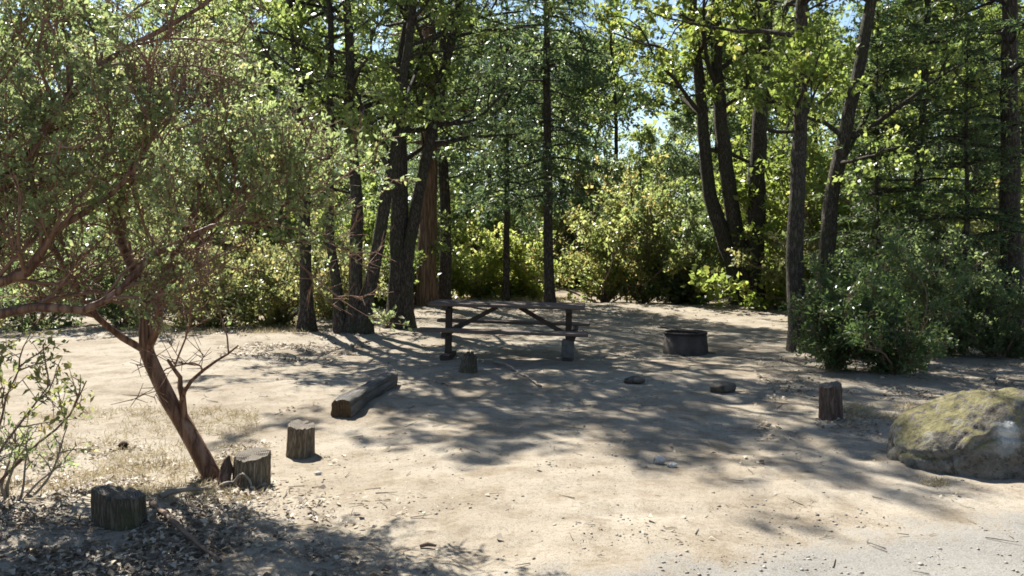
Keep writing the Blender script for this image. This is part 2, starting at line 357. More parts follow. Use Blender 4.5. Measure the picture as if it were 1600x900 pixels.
def twigs(buf, S, E, r0, r1):
    """many straight three-sided twigs at once"""
    d = nrm(E - S); ref = np.where(np.abs(d[:, 2:3]) > 0.8, A(1, 0, 0)[None], A(0, 0, 1)[None])
    u = nrm(np.cross(d, ref)); w = np.cross(d, u); vs = []
    for P, r in ((S, r0), (E, r1)):
        for k in range(3):
            c, s_ = math.cos(k * 2.0944), math.sin(k * 2.0944); vs.append(P + (u * c + w * s_) * np.reshape(r, (-1, 1)))
    v = np.stack(vs, 1); b = np.arange(len(S))[:, None] * 6
    q = np.concatenate([b + np.array([[0, 1, 4, 3]]), b + np.array([[1, 2, 5, 4]]), b + np.array([[2, 0, 3, 5]])], 0)
    buf.add(v.reshape(-1, 3), q)
def leaves(P, D, N, L, Wd, fold=0.12):
    """kite shaped folded leaves"""
    D = nrm(D); S = nrm(np.cross(D, N)); N = np.cross(S, D); L = np.reshape(L, (-1, 1)); Wd = np.reshape(Wd, (-1, 1))
    mid = P + D * L * 0.45 + N * L * fold
    v = np.stack([P, mid + S * Wd / 2, P + D * L, mid - S * Wd / 2], 1)
    q = np.arange(len(P) * 4).reshape(-1, 4)
    return v.reshape(-1, 3), q
def smooth_path(pts, step, wob, rng):
    pts = np.asarray(pts, float); out = []
    p = np.vstack([2 * pts[0] - pts[1], pts, 2 * pts[-1] - pts[-2]])
    for i in range(1, len(p) - 2):
        m = max(2, int(np.linalg.norm(p[i + 1] - p[i]) / step)); t = np.linspace(0, 1, m, endpoint=False)[:, None]
        a, b, c, d = p[i - 1], p[i], p[i + 1], p[i + 2]
        out.append(0.5 * (2 * b + (c - a) * t + (2 * a - 5 * b + 4 * c - d) * t * t + (3 * b - a - 3 * c + d) * t ** 3))
    out.append(p[-2][None]); out = np.concatenate(out)
    k = np.cumsum(rng.normal(0, wob, out.shape), 0); k -= np.linspace(0, 1, len(k))[:, None] * k[-1]; k[0] = 0
    return out + k
def wander(start, d, length, n, crook, up, rng):
    p = [start]; d = nrm(d); s = length / n
    for i in range(n):
        d = nrm(d + rng.normal(0, crook, 3) + A(0, 0, up)); p.append(p[-1] + d * s)
    return np.array(p)
def kid_dir(tan, rng, ang, up):
    r = rng.normal(0, 1, 3); r -= tan * r.dot(tan); r = nrm(r)
    return nrm(tan * math.cos(ang) + r * math.sin(ang) + A(0, 0, up))

def gaps(S, E, seed, f, th, rng):
    m = vnoise(E[:, 0] * f + seed, E[:, 2] * f, seed) * 0.5 + vnoise(E[:, 1] * f, E[:, 2] * f - seed, seed + 3) * 0.5
    k = m > th + rng.normal(0, 0.03, len(m)); return S[k], E[k]
def crown_leaves(S, E, nper, L, wr, rng, jit, flat=0.6, along=0.6, droop=0.0):
    """leaves clustered round twig ends; tint varies by twig and by leaf"""
    k = len(S); n = k * nper
    t = rng.random(n) ** 0.6; idx = np.repeat(np.arange(k), nper)
    P = S[idx] + (E - S)[idx] * t[:, None] + rng.normal(0, jit, (n, 3))
    D = nrm((E - S)[idx]) * along + rng.normal(0, 0.75, (n, 3)) - A(0, 0, droop)
    N = A(0, 0, 1) * flat + rng.normal(0, 0.6, (n, 3))
    ll = L * rng.uniform(0.45, 1.35, n)
    v, q = leaves(P, D, N, ll, ll * wr)
    tint = np.clip(0.52 * rng.random(k)[idx] + 0.48 * rng.random(n), 0, 1)
    return v, q, tint

def broadleaf(stems, rng, spec):
    """stems: list of (path, base radius, tip radius). Returns list of trunk Bufs, leaf arrays"""
    S, E, bufs = [], [], []
    for path, r0, r1 in stems:
        b = Buf(); n = len(path); h = np.linspace(0, 1, n)
        rad = r0 + (r1 - r0) * h ** 0.9
        z = path[:, 2] - path[0, 2]; rad = rad * (1 + spec.get('flare', 0.8) * np.exp(-np.maximum(z - 0.05, 0) / 0.2))
        tube(b, path, rad, spec.get('sides', 11), 0.07, rng)
        z0 = spec['h0']; H = path[-1, 2]
        cand = np.where(path[:, 2] > z0)[0]
        npri = spec['npri']; ts = np.sort(rng.random(npri)) ** spec.get('tpow', 1.0)
        az0 = rng.random() * 6.28
        for m, t in enumerate(ts):
            i = cand[min(len(cand) - 1, int(t * len(cand)))]
            az = az0 + m * 2.4 + rng.normal(0, 0.4); el = rng.uniform(*spec['el'])
            d = A(math.cos(az) * math.cos(el), math.sin(az) * math.cos(el), math.sin(el))
            prof = spec['prof'](t); bias = spec.get('bias')
            if bias is not None: d = nrm(d + A(*bias) * (1 - 0.5 * t))
            Lp = spec['len'] * prof * rng.uniform(0.75, 1.2)
            p1 = wander(path[i], d, Lp, 7, 0.16, spec.get('up', 0.02), rng)
            rp = min(rad[i] * 0.5, 0.012 + 0.02 * Lp)
            tube(b, p1, np.linspace(rp, rp * 0.25, 8), 6, 0.04, rng)
            for j in range(spec['nsec']):
                tt = rng.uniform(0.22, 1.0); k = min(6, int(tt * 7)); st = p1[k] + (p1[k + 1] - p1[k]) * (tt * 7 - k if tt < 1 else 1)
                tan = nrm(p1[k + 1] - p1[k]); d2 = kid_dir(tan, rng, rng.uniform(0.5, 1.1), 0.1)
                L2 = Lp * rng.uniform(0.22, 0.45)
                p2 = wander(st, d2, L2, 4, 0.22, 0.0, rng)
                tube(b, p2, np.linspace(rp * 0.35, rp * 0.12, 5), 4, 0, rng)
                nt_ = spec['ntw']; tq = rng.uniform(0.25, 1.0, nt_); ki = np.minimum(3, (tq * 4).astype(int))
                s3 = p2[ki] + (p2[ki + 1] - p2[ki]) * (tq * 4 - ki)[:, None]
                d3 = nrm(nrm(p2[ki + 1] - p2[ki]) * 0.6 + rng.normal(0, 0.65, (nt_, 3)) + A(0, 0, spec.get('tup', 0.05)))
                S.append(s3); E.append(s3 + d3 * rng.uniform(*spec['twl'], (nt_, 1)))
        bufs.append(b)
    S = np.concatenate(S); E = np.concatenate(E)
    return bufs, S, E

def build_broadleaf(name, label, stems_px, d, H, spec, leafm, barkm, seed, group=None, leaf=(0.10, 0.6), nper=23, loc=None, cat='tree', ground=True):
    """stems_px: list of (pixel waypoints, radius); extended upwards to height H"""
    rng = np.random.default_rng(seed); stems = []
    base = WP(*stems_px[0][0][0], d); base[2] = ghs(base[0], base[1])
    for pts, r in stems_px:
        w = [WP(px, py, d) for px, py in pts]; off = rng.normal(0, 0.12, 2)
        for q in w: q[:2] += off * 0
        w[0][2] = ghs(w[0][0], w[0][1]) - 0.12
        top = w[-1]; last = nrm(w[-1] - w[-2]); steps = 4
        for k in range(1, steps + 1):
            f = k / steps; nz = top[2] + (H - top[2]) * f
            dx = last[0] / max(0.3, last[2]) * (nz - top[2]) * 0.55
            w.append(A(top[0] + dx + rng.normal(0, 0.12), top[1] + rng.normal(0, 0.25) + 0.1 * k * (1 if rng.random() > .5 else -1), nz))
        path = smooth_path(w, 0.4, 0.018, rng) - base
        stems.append((path, r, max(0.02, r * 0.22)))
    bufs, S, E = broadleaf(stems, rng, spec)
    root = thing(name, label, cat, base, 0, group)
    n_tw = len(S); twb = Buf(); twigs(twb, S, E, np.full(n_tw, 0.007), np.full(n_tw, 0.003))
    bufs[0].V += twb.V; bufs[0].Q += [q + bufs[0].n for q in twb.Q]; bufs[0].n += twb.n
    for b in bufs: obj('trunk', b.mesh('trunk', barkm), root)
    S, E = gaps(S, E, seed, spec.get('gf', 1.1), spec.get('gth', 0.34), rng)
    v, q, ti = crown_leaves(S, E, nper, leaf[0], leaf[1], rng, spec.get('jit', 0.07), droop=spec.get('droop', 0.15))
    obj('crown', mesh_np('crown', v, q, leafm, False, ti), root)
    return root

def conifer_geo(path, rad0, rng, z0, zstep, per, Lmax, prof, droop, ntw, card, ncard, dead=0.0):
    """whorled boughs with side sprays of needle cards"""
    b = Buf(); n = len(path); H = path[-1, 2]
    rad = rad0 * (1 - 0.9 * np.linspace(0, 1, n) ** 1.1); z = path[:, 2] - path[0, 2]
    tube(b, path, rad * (1 + 0.4 * np.exp(-z / 0.25)), 11, 0.06, rng)
    S, E = [], []; zz = z0; az = rng.random() * 6
    while zz < H - 0.15:
        t = (zz - z0) / (H - z0); i = int(np.searchsorted(path[:, 2], zz)); i = min(i, n - 1)
        for k in range(per):
            az += 6.283 / per + rng.normal(0, 0.3)
            Lb = Lmax * prof(t) * rng.uniform(0.6, 1.15)
            if Lb < 0.12: continue
            d = A(math.cos(az), math.sin(az), rng.uniform(-0.05, 0.3) + 0.35 * t)
            st = path[i] + A(0, 0, rng.normal(0, zstep * 0.3))
            p = wander(st, d, Lb, 6, 0.07, -droop, rng)
            tube(b, p, np.linspace(0.008 + 0.011 * Lb, 0.004, 7), 4, 0, rng)
            m = max(3, int(ntw * Lb / Lmax)); tt = np.linspace(0.12 + dead * rng.random(), 1.0, m); ki = np.minimum(5, (tt * 6).astype(int))
            s = p[ki] + (p[ki + 1] - p[ki]) * (tt * 6 - ki)[:, None]; tan = nrm(p[ki + 1] - p[ki])
            side = nrm(np.cross(tan, A(0, 0, 1)[None])) * np.where(np.arange(m) % 2, 1, -1)[:, None]
            dd = nrm(tan * 0.75 + side * 0.85 + rng.normal(0, 0.18, (m, 3)) - A(0, 0, 0.18))
            ll = Lb * 0.38 * (1.08 - tt) + 0.10
            S.append(s); E.append(s + dd * (ll * rng.uniform(0.7, 1.2, m))[:, None])
        zz += zstep * rng.uniform(0.7, 1.3)
    S = np.concatenate(S); E = np.concatenate(E)
    twigs(b, S, E, np.full(len(S), 0.005), np.full(len(S), 0.002))
    k = len(S); idx = np.repeat(np.arange(k), ncard); nn = k * ncard
    t = rng.random(nn); D0 = nrm(E - S)[idx]; P = S[idx] + (E - S)[idx] * t[:, None]
    D = D0 * 0.8 + rng.normal(0, 0.55, (nn, 3)) - A(0, 0, 0.12); N = A(0, 0, 0.9) + rng.normal(0, 0.5, (nn, 3))
    L = card[0] * rng.uniform(0.6, 1.3, nn)
    v, q = leaves(P, D, N, L, L * card[1], 0.05)
    ti = np.clip(0.5 * rng.random(k)[idx] + 0.5 * rng.random(nn), 0, 1)
    return b, v, q, ti

def build_conifer(name, label, pts, r, d, H, leafm, barkm, seed, z0=1.5, zstep=0.32, per=4, Lmax=2.2, prof=lambda t: 1 - 0.85 * t, droop=0.07, ntw=22, card=(0.13, 0.2), ncard=9, group=None, dead=0.1):
    rng = np.random.default_rng(seed); w = [WP(px, py, d) for px, py in pts]
    w[0][2] = ghs(w[0][0], w[0][1]) - 0.12; base = w[0].copy(); base[2] += 0.12
    last = nrm(w[-1] - w[-2]); top = w[-1]
    for k in (0.5, 1.0):
        nz = top[2] + (H - top[2]) * k; w.append(A(top[0] + last[0] / last[2] * (nz - top[2]) * 0.5, top[1], nz))
    path = smooth_path(w, 0.4, 0.012, rng) - base
    b, v, q, ti = conifer_geo(path, r, rng, z0, zstep, per, Lmax, prof, droop, ntw, card, ncard, dead)
    root = thing(name, label, 'tree', base, 0, group)
    obj('trunk', b.mesh('trunk', barkm), root); obj('crown', mesh_np('crown', v, q, leafm, False, ti), root)
    return root
def copy_tree(o, loc, rz, sc, label=None):
    c = o.copy(); COL.objects.link(c); c.location = loc; c.rotation_euler = (0, 0, rz); c.scale = (sc, sc, sc)
    if label: c['label'] = label
    for ch in o.children:
        k = ch.copy(); COL.objects.link(k); k.parent = c
    return c

DOME = lambda t: 0.65 + 0.55 * math.sin(math.pi * min(1, t * 0.9 + 0.08)) - 0.45 * t * t
# ---- the trunks left of the table
OAK = dict(h0=2.6, npri=22, nsec=5, ntw=4, jit=0.055, el=(0.0, 0.75), len=2.3, prof=DOME, twl=(0.18, 0.5), tpow=0.9)
build_broadleaf('oak_tree', 'slim dark oak with one straight trunk, leftmost of the trunks behind the log', [([(480, 521), (481, 440), (482, 370), (476, 130), (457, 0)], 0.125)], 15.7, 9.7,
    dict(OAK, npri=31, len=2.5, h0=2.4, gf=1.9, gth=0.385, bias=(0, 0.25, 0)), M['oak'], M['bark_oak'], 11)
build_broadleaf('oak_tree', 'three-stemmed dark oak whose stems fan out from one base left of the table',
    [([(548, 526), (557, 470), (556, 370), (545, 200), (538, 0)], 0.13), ([(536, 525), (531, 450), (521, 375), (514, 250), (512, 60)], 0.095), ([(566, 524), (584, 430), (604, 340), (632, 190), (652, 0)], 0.125)],
    15.2, 10.0, dict(OAK, npri=21, len=2.6, h0=2.7, gf=1.9, gth=0.385, bias=(0, 0.3, 0)), M['oak'], M['bark_oak'], 23)
build_broadleaf('oak_tree', 'thick dark oak forking in two, just left of the picnic table',
    [([(621, 513), (622, 440), (622, 330), (622, 200), (640, 0)], 0.19), ([(632, 513), (640, 420), (648, 345), (668, 230), (692, 100), (716, 0)], 0.14)],
    16.6, 11.7, dict(OAK, npri=26, len=2.8, h0=3.0, gf=1.9, gth=0.385, bias=(0, 0.3, 0)), M['liveoak'], M['bark_oak'], 37)
build_conifer('cedar_tree', 'tall cedar with cinnamon brown trunk behind the left end of the table', [(667, 482), (668, 300), (670, 0)], 0.25, 21.5, 17, M['cedar'], M['bark_cedar'], 41, z0=3.6, zstep=0.42, per=4, Lmax=2.6)
build_conifer('fir_tree', 'dark narrow trunk right beside the cinnamon brown cedar trunk', [(695, 479), (696, 300), (690, 0)], 0.16, 22.3, 14, M['fir'], M['bark_fir'], 43, z0=3.0, zstep=0.42, per=4, Lmax=2.0)
build_conifer('fir_tree', 'dark green fir with drooping boughs directly behind the picnic table', [(861, 478), (858, 300), (856, 0)], 0.13, 21.0, 13.5, M['fir'], M['bark_fir'], 47, z0=2.5, zstep=0.34, per=4, Lmax=2.1, prof=lambda t: 0.75 + 0.25 * math.sin(3.1 * t) - 0.6 * t, droop=0.16, ntw=18, card=(0.13, 0.3), ncard=12, dead=0.35)
build_conifer('fir_tree', 'thin young fir between the cedar and the drooping fir', [(790, 474), (790, 250), (788, 0)], 0.10, 23.6, 11, M['fir'], M['bark_fir'], 48, z0=2.6, zstep=0.34, per=4, Lmax=1.7, droop=0.16, card=(0.13, 0.3), ncard=11, dead=0.3)
# ---- the right half
build_broadleaf('oak_tree', 'three dark leaning trunks rising from one base right of the fire ring',
    [([(1168, 476), (1160, 420), (1145, 340), (1132, 200), (1120, 0)], 0.23), ([(1158, 476), (1140, 410), (1112, 310), (1098, 180), (1085, 30)], 0.21), ([(1178, 477), (1178, 400), (1181, 300), (1190, 120), (1196, 0)], 0.26)],
    21.8, 13.0, dict(OAK, npri=18, len=2.8, h0=3.6, nsec=6, gth=0.30), M['oak_gold'], M['bark_oak'], 53, leaf=(0.13, 0.6))
build_broadleaf('oak_tree', 'tall straight dark oak trunk rising behind the left side of the green shrub',
    [([(1256, 548), (1250, 450), (1248, 300), (1250, 150), (1248, 0)], 0.145)], 13.2, 11.0,
    dict(OAK, npri=26, len=2.7, h0=3.0, bias=(-0.4, 0.15, 0.1)), M['oak_gold'], M['bark_oak'], 59, leaf=(0.12, 0.6))
build_broadleaf('oak_tree', 'dark oak trunk leaning to the right beside the tall straight trunk',
    [([(1283, 520), (1288, 400), (1300, 290), (1325, 170), (1356, 0)], 0.155)], 15.2, 11.5,
    dict(OAK, npri=24, len=2.4, h0=2.9), M['oak'], M['bark_oak'], 61)
build_conifer('pine_tree', 'thin dark pine trunk standing in the green thicket on the right', [(1428, 500), (1432, 350), (1444, 120), (1449, 0)], 0.095, 16.5, 12, M['fir'], M['bark_fir'], 67, z0=2.6, zstep=0.36, per=4, Lmax=2.0)
build_conifer('pine_tree', 'thick brown pine trunk at the right edge of the picture', [(1582, 528), (1580, 350), (1576, 150), (1574, 0)], 0.18, 14.8, 13, M['cedar'], M['bark_fir'], 71, z0=3.0, zstep=0.4, per=4, Lmax=2.4)
YF = dict(zstep=0.17, per=5, droop=0.06, ntw=18, card=(0.10, 0.22), ncard=9)
build_conifer('young_cedar', 'young cedar filling the gap between the leaning oak and the thin pine', [(1372, 515), (1372, 300)], 0.06, 15.6, 5.6, M['cedar'], M['bark_fir'], 73, z0=0.3, Lmax=1.5, **YF)
build_conifer('young_cedar', 'young cedar between the thin pine and the thick pine on the right', [(1508, 522), (1510, 300)], 0.06, 14.2, 5.0, M['cedar'], M['bark_fir'], 79, z0=0.3, Lmax=1.5, **YF)
build_broadleaf('oak_sapling', 'yellow green oak sapling behind the tall straight trunk', [([(1225, 468), (1224, 400), (1220, 300)], 0.05)], 25.5, 7.0,
    dict(OAK, npri=22, len=1.8, h0=0.8, nsec=6), M['oak_gold'], M['bark_oak'], 83, leaf=(0.13, 0.62), nper=18)
build_broadleaf('oak_sapling', 'yellow green oak sapling behind the thin pine on the right', [([(1462, 490), (1460, 400), (1465, 300)], 0.05)], 20.0, 7.5,
    dict(OAK, npri=24, len=1.9, h0=1.2, nsec=6), M['oak_gold'], M['bark_oak'], 89, leaf=(0.12, 0.62), nper=18)

build_broadleaf('live_oak_tree', 'grey green live oak crown high behind the right half of the table', [([(872, 455), (872, 380), (880, 200)], 0.11)], 34.0, 9.0,
    dict(OAK, npri=34, len=2.7, h0=2.0, nsec=6, twl=(0.2, 0.6), jit=0.1), M['liveoak'], M['bark_oak'], 91, leaf=(0.16, 0.55), nper=20)
build_broadleaf('oak_tree', 'leafy green oak crown above the gap left of the three leaning trunks', [([(960, 455), (960, 380), (965, 200), (955, 60)], 0.12)], 36.0, 13.0,
    dict(OAK, npri=30, len=2.6, h0=5.5, nsec=6, twl=(0.2, 0.6), jit=0.1), M['oak'], M['bark_oak'], 92, leaf=(0.16, 0.6), nper=16)
# ---- shrubs
def build_shrub(name, label, px, py, H, spread, leafm, twigm, seed, nst=9, leaf=(0.07, 0.55), nper=14, group=None, nsec=7, ntw=7, lean=(0, 0), low=0.0, d=None, up=0.03, cat='shrub', elmin=0.2):
    rng = np.random.default_rng(seed); base = G(px, py); b = Buf(); S, E = [], []
    for i in range(nst):
        az = i * 2.4 + rng.normal(0, 0.4); el = rng.uniform(elmin, 1.4)
        dr = A(math.cos(az) * math.cos(el) * spread / H * 1.3 + lean[0], math.sin(az) * math.cos(el) * spread / H * 1.3 + lean[1], math.sin(el))
        L = H * rng.uniform(0.65, 1.1)
        p = wander(A(math.cos(az) * 0.06, math.sin(az) * 0.06, -0.05), dr, L, 8, 0.13, up, rng)
        r0 = 0.006 + 0.008 * L; tube(b, p, np.linspace(r0, r0 * 0.3, 9), 5, 0.05, rng)
        for j in range(nsec):
            tt = rng.uniform(low, 1.0); k = min(7, int(tt * 8)); st = p[k] + (p[k + 1] - p[k]) * min(1, tt * 8 - k)
            d2 = kid_dir(nrm(p[k + 1] - p[k]), rng, rng.uniform(0.5, 1.2), 0.1); p2 = wander(st, d2, L * rng.uniform(0.18, 0.4), 4, 0.2, 0.02, rng)
            tube(b, p2, np.linspace(r0 * 0.45, r0 * 0.15, 5), 4, 0, rng)
            tq = rng.uniform(0.15, 1.0, ntw); ki = np.minimum(3, (tq * 4).astype(int)); s3 = p2[ki] + (p2[ki + 1] - p2[ki]) * (tq * 4 - ki)[:, None]
            d3 = nrm(nrm(p2[ki + 1] - p2[ki]) * 0.6 + rng.normal(0, 0.65, (ntw, 3)) + A(0, 0, 0.1))
            S.append(s3); E.append(s3 + d3 * rng.uniform(0.06, 0.16, (ntw, 1)) * H ** 0.7)
    S = np.concatenate(S); E = np.concatenate(E); S[:, 2] = np.maximum(S[:, 2], 0.04); E[:, 2] = np.maximum(E[:, 2], 0.05)
    twigs(b, S, E, np.full(len(S), 0.0035), np.full(len(S), 0.0015))
    root = thing(name, label, cat, base, 0, group)
    obj('stems', b.mesh('stems', twigm), root)
    v, q, ti = crown_leaves(S, E, nper, leaf[0], leaf[1], rng, leaf[0] * 0.5, flat=0.5)
    v[:, 2] = np.maximum(v[:, 2], 0.01)
    obj('foliage', mesh_np('foliage', v, q, leafm, False, ti), root)
    return root

build_shrub('evergreen_shrub', 'dark green shrub at the foot of the tall straight oak trunk', 1302, 580, 1.2, 0.42, M['cedar'], M['twig_brown'], 101, nst=13, leaf=(0.06, 0.42), nper=11, ntw=8, elmin=0.7)
build_shrub('evergreen_shrub', 'wide dark green shrub in the middle of the right thicket', 1395, 584, 1.1, 0.75, M['cedar'], M['twig_brown'], 103, nst=15, leaf=(0.06, 0.42), nper=11, ntw=8, elmin=0.5)
build_shrub('evergreen_shrub', 'low dark green shrub behind the mossy boulder', 1560, 556, 1.3, 0.9, M['liveoak'], M['twig_brown'], 107, nst=14, leaf=(0.06, 0.5), nper=10, ntw=8, elmin=0.4)
build_shrub('evergreen_shrub', 'tall dark shrub behind the right thicket, left of the edge pine', 1478, 552, 1.8, 1.0, M['liveoak'], M['twig_brown'], 109, nst=14, leaf=(0.075, 0.5), nper=10, ntw=8, elmin=0.6)
build_shrub('evergreen_shrub', 'upright green shrub between the straight oak and the leaning oak', 1345, 560, 1.5, 0.6, M['cedar'], M['twig_brown'], 110, nst=10, leaf=(0.07, 0.42), nper=10, ntw=8, elmin=0.8)
# sunlit brush behind the clearing
build_shrub('brush_shrub', 'bright yellow green bush behind the left half of the table', 752, 469, 2.2, 1.4, M['yellowshrub'], M['twig_brown'], 113, nst=14, leaf=(0.12, 0.6), nper=11)
build_shrub('brush_shrub', 'bright yellow green bush behind the middle of the table', 815, 468, 1.7, 1.3, M['yellowshrub'], M['twig_brown'], 127, nst=13, leaf=(0.12, 0.6), nper=11)
build_shrub('brush_shrub', 'olive bush with red tinged leaves behind the right end of the table', 945, 473, 3.2, 1.6, M['redshrub'], M['twig_brown'], 131, nst=15, leaf=(0.11, 0.6), nper=11)
build_shrub('brush_shrub', 'tall olive and rust coloured bush behind the gap left of the fire ring', 1005, 473, 3.6, 1.5, M['redshrub'], M['twig_brown'], 137, nst=15, leaf=(0.11, 0.6), nper=11)
build_shrub('brush_shrub', 'dark olive bush behind the fire ring', 1062, 474, 2.7, 1.4, M['liveoak'], M['twig_brown'], 139, nst=15, leaf=(0.10, 0.6), nper=23)
build_shrub('brush_shrub', 'green bush at the left foot of the three leaning trunks', 1078, 474, 1.4, 0.8, M['shrub'], M['twig_brown'], 149, nst=12, leaf=(0.10, 0.6), nper=11)
build_shrub('brush_shrub', 'light green bush between the three leaning trunks and the straight oak', 1218, 471, 2.4, 0.9, M['oak_gold'], M['twig_brown'], 151, nst=13, leaf=(0.11, 0.6), nper=11)
build_shrub('brush_shrub', 'small olive bush between the slim oak and the three-stemmed oak', 512, 498, 1.9, 1.0, M['shrub'], M['twig_brown'], 157, nst=12, leaf=(0.09, 0.6), nper=11)
build_shrub('brush_shrub', 'light green bush between the three-stemmed oak and the forking oak', 592, 482, 2.3, 1.1, M['oak'], M['twig_brown'], 163, nst=13, leaf=(0.11, 0.6), nper=11)
build_shrub('brush_shrub', 'brown olive bush left of the slim oak, at the edge of the clearing', 430, 508, 2.0, 1.4, M['shrub'], M['twig_brown'], 167, nst=15, leaf=(0.08, 0.6), nper=13)
build_shrub('brush_shrub', 'brown olive bush behind the leaning manzanita trunk', 330, 512, 2.1, 1.6, M['shrub'], M['twig_brown'], 173, nst=16, leaf=(0.08, 0.6), nper=13)
build_shrub('brush_shrub', 'dark bush at the back of the sunlit clearing, left of the manzanita trunk', 190, 508, 2.2, 1.7, M['liveoak'], M['twig_brown'], 179, nst=16, leaf=(0.08, 0.6), nper=11)
build_shrub('brush_shrub', 'dark bush at the back of the sunlit clearing by the left edge', 55, 509, 2.4, 1.8, M['liveoak'], M['twig_brown'], 181, nst=16, leaf=(0.08, 0.6), nper=11)

# taller brush along the edge of the woods: copies of the bushes above, turned and scaled
kinds = [o for o in bpy.data.objects if o.name.startswith('brush_shrub')]
rk = np.random.default_rng(14)
for i, (px, d, sc, k, lab) in enumerate(((535, 22.5, 1.1, 6, 'olive bush between the stems of the three-stemmed oak'), (640, 25.5, 1.3, 8, 'green bush behind the forking oak, left of the cinnamon trunk'), (712, 33, 1.5, 8, 'tall green bush right of the dark narrow trunk'), (785, 35, 1.5, 7, 'tall olive bush behind the yellow green bushes'), (868, 33, 1.3, 5, 'green bush around the drooping fir trunk'), (905, 34, 1.6, 2, 'tall olive bush behind the right end of the table'), (978, 31, 1.1, 9, 'brown olive bush low in the gap left of the fire ring'), (1045, 28, 1.3, 8, 'light green bush beyond the dark olive bush'), (1140, 27, 1.5, 6, 'tall light green bush behind the three leaning trunks'), (1196, 27.5, 1.2, 7, 'olive bush right of the three leaning trunks'), (1290, 21, 1.5, 6, 'light green bush between the straight and leaning oaks'), (1335, 19.5, 1.3, 9, 'brown olive bush behind the right thicket'), (1420, 20, 1.6, 6, 'light green bush behind the thin pine'), (1530, 18.5, 1.4, 7, 'olive bush left of the thick edge pine'), (465, 24, 1.4, 8, 'green bush behind the slim leftmost oak'), (375, 23, 1.4, 9, 'tall brown olive bush behind the manzanita, on its right'), (265, 22, 1.3, 8, 'green bush behind the manzanita trunk'), (120, 22.5, 1.4, 10, 'tall bush between the two dark bushes at the left'))):
    x = (px - 800) / F * d; copy_tree(kinds[k % len(kinds)], (x, d, ghs(x, d) - 0.03), rk.uniform(0, 6.28), sc * rk.uniform(0.9, 1.1), lab)

# ---- woods behind the clearing: each tree its own, four kinds
protoA = build_broadleaf('oak_tree', 'pale green leafy oak in the woods behind the clearing', [([(800, 462), (800, 380), (803, 200)], 0.15)], 27.0, 11.5,
    dict(OAK, npri=30, len=3.0, h0=1.0, nsec=6, ntw=4, twl=(0.25, 0.7), jit=0.11), M['oak'], M['bark_oak'], 211, 'leafy oaks in the woods', leaf=(0.19, 0.62), nper=20)
protoB = build_broadleaf('live_oak_tree', 'grey green live oak in the woods behind the clearing', [([(300, 462), (303, 380), (298, 200)], 0.15)], 27.0, 11.0,
    dict(OAK, npri=34, len=2.9, h0=0.9, nsec=6, ntw=4, twl=(0.25, 0.7), jit=0.11), M['liveoak'], M['bark_oak'], 223, 'live oaks in the woods', leaf=(0.17, 0.55), nper=21)
protoC = build_conifer('fir_tree', 'dark conifer with boughs to the ground in the woods behind', [(930, 460), (930, 200)], 0.16, 30, 14.5, M['fir'], M['bark_fir'], 227, z0=0.8, zstep=0.36, per=5, Lmax=3.0, droop=0.08, ntw=20, card=(0.24, 0.24), ncard=7, group='dark conifers in the woods')
def at(px, d): x = (px - 800) / F * d; return (x, d, ghs(x, d))
for o, px, d in ((protoA, 700, 44), (protoB, 330, 29), (protoC, 1660, 44)): o.location = at(px, d)
rb = np.random.default_rng(5)
KA, KB, KC = 'pale green leafy oak in the woods ', 'grey green live oak in the woods ', 'dark conifer in the woods '
protoA['label'] = KA + 'seen between the cinnamon trunk and the firs'; protoB['label'] = KB + 'behind the leaning manzanita trunk'; protoC['label'] = KC + 'beyond the right edge pine'
for px, d, sc, w in ((455, 40, 1.0, 'just left of the slim leftmost oak trunk'), (770, 40, 0.95, 'directly above the left half of the table'), (880, 42, 0.95, 'far behind the right half of the table'), (1120, 33, 0.9, 'behind the three leaning trunks'), (1240, 31, 0.85, 'right behind the tall straight oak trunk'), (1390, 29, 0.8, 'behind the leaning oak and young cedar'), (1530, 28, 0.8, 'left of the thick edge pine'), (1000, 44, 0.55, 'low in the gap left of the fire ring'), (120, 35, 0.95, 'behind the manzanita, near the left edge'), (620, 50, 0.9, 'far behind the forking oak'), (1320, 40, 0.9, 'far behind the leaning oak trunk'), (1600, 36, 0.9, 'cut by the right edge'), (520, 48, 0.9, 'far behind the three-stemmed oak'), (-20, 44, 1.0, 'cut by the left edge'), (815, 47, 1.1, 'high above the middle of the table'), (930, 50, 1.15, 'high above the olive bushes'), (655, 40, 0.95, 'behind the cinnamon trunk, above the brush'), (1275, 45, 1.1, 'between the straight oak and the leaning oak'), (1445, 46, 1.1, 'high behind the thin pine'), (1195, 52, 1.2, 'highest behind the three leaning trunks'), (340, 45, 1.1, 'behind the right side of the manzanita crown')):
    copy_tree(protoA, at(px, d), rb.uniform(0, 6.28), sc * rb.uniform(0.9, 1.1), KA + w)
for px, d, sc, w in ((205, 27, 0.7, 'behind the dark bush left of the manzanita trunk'), (60, 26, 0.7, 'behind the bush at the left edge'), (395, 26, 0.65, 'left of the slim leftmost oak trunk'), (560, 28, 0.6, 'between the stems of the three-stemmed oak'), (1105, 30, 0.55, 'behind the bush by the fire ring'), (1440, 35, 0.9, 'behind the thin pine trunk'), (690, 34, 0.55, 'behind the cinnamon cedar trunk'), (950, 34, 0.45, 'low behind the rust tinged bushes'), (250, 40, 1.1, 'far and tall behind the manzanita crown'), (1180, 46, 0.9, 'far behind the three leaning trunks'), (730, 44, 1.15, 'between the dark narrow trunk and the thin fir'), (1075, 50, 0.75, 'low in the gap behind the leaning trunks'), (1540, 40, 1.1, 'high left of the thick edge pine'), (480, 36, 0.85, 'behind the slim leftmost oak')):
    copy_tree(protoB, at(px, d), rb.uniform(0, 6.28), sc * rb.uniform(0.9, 1.1), KB + w)
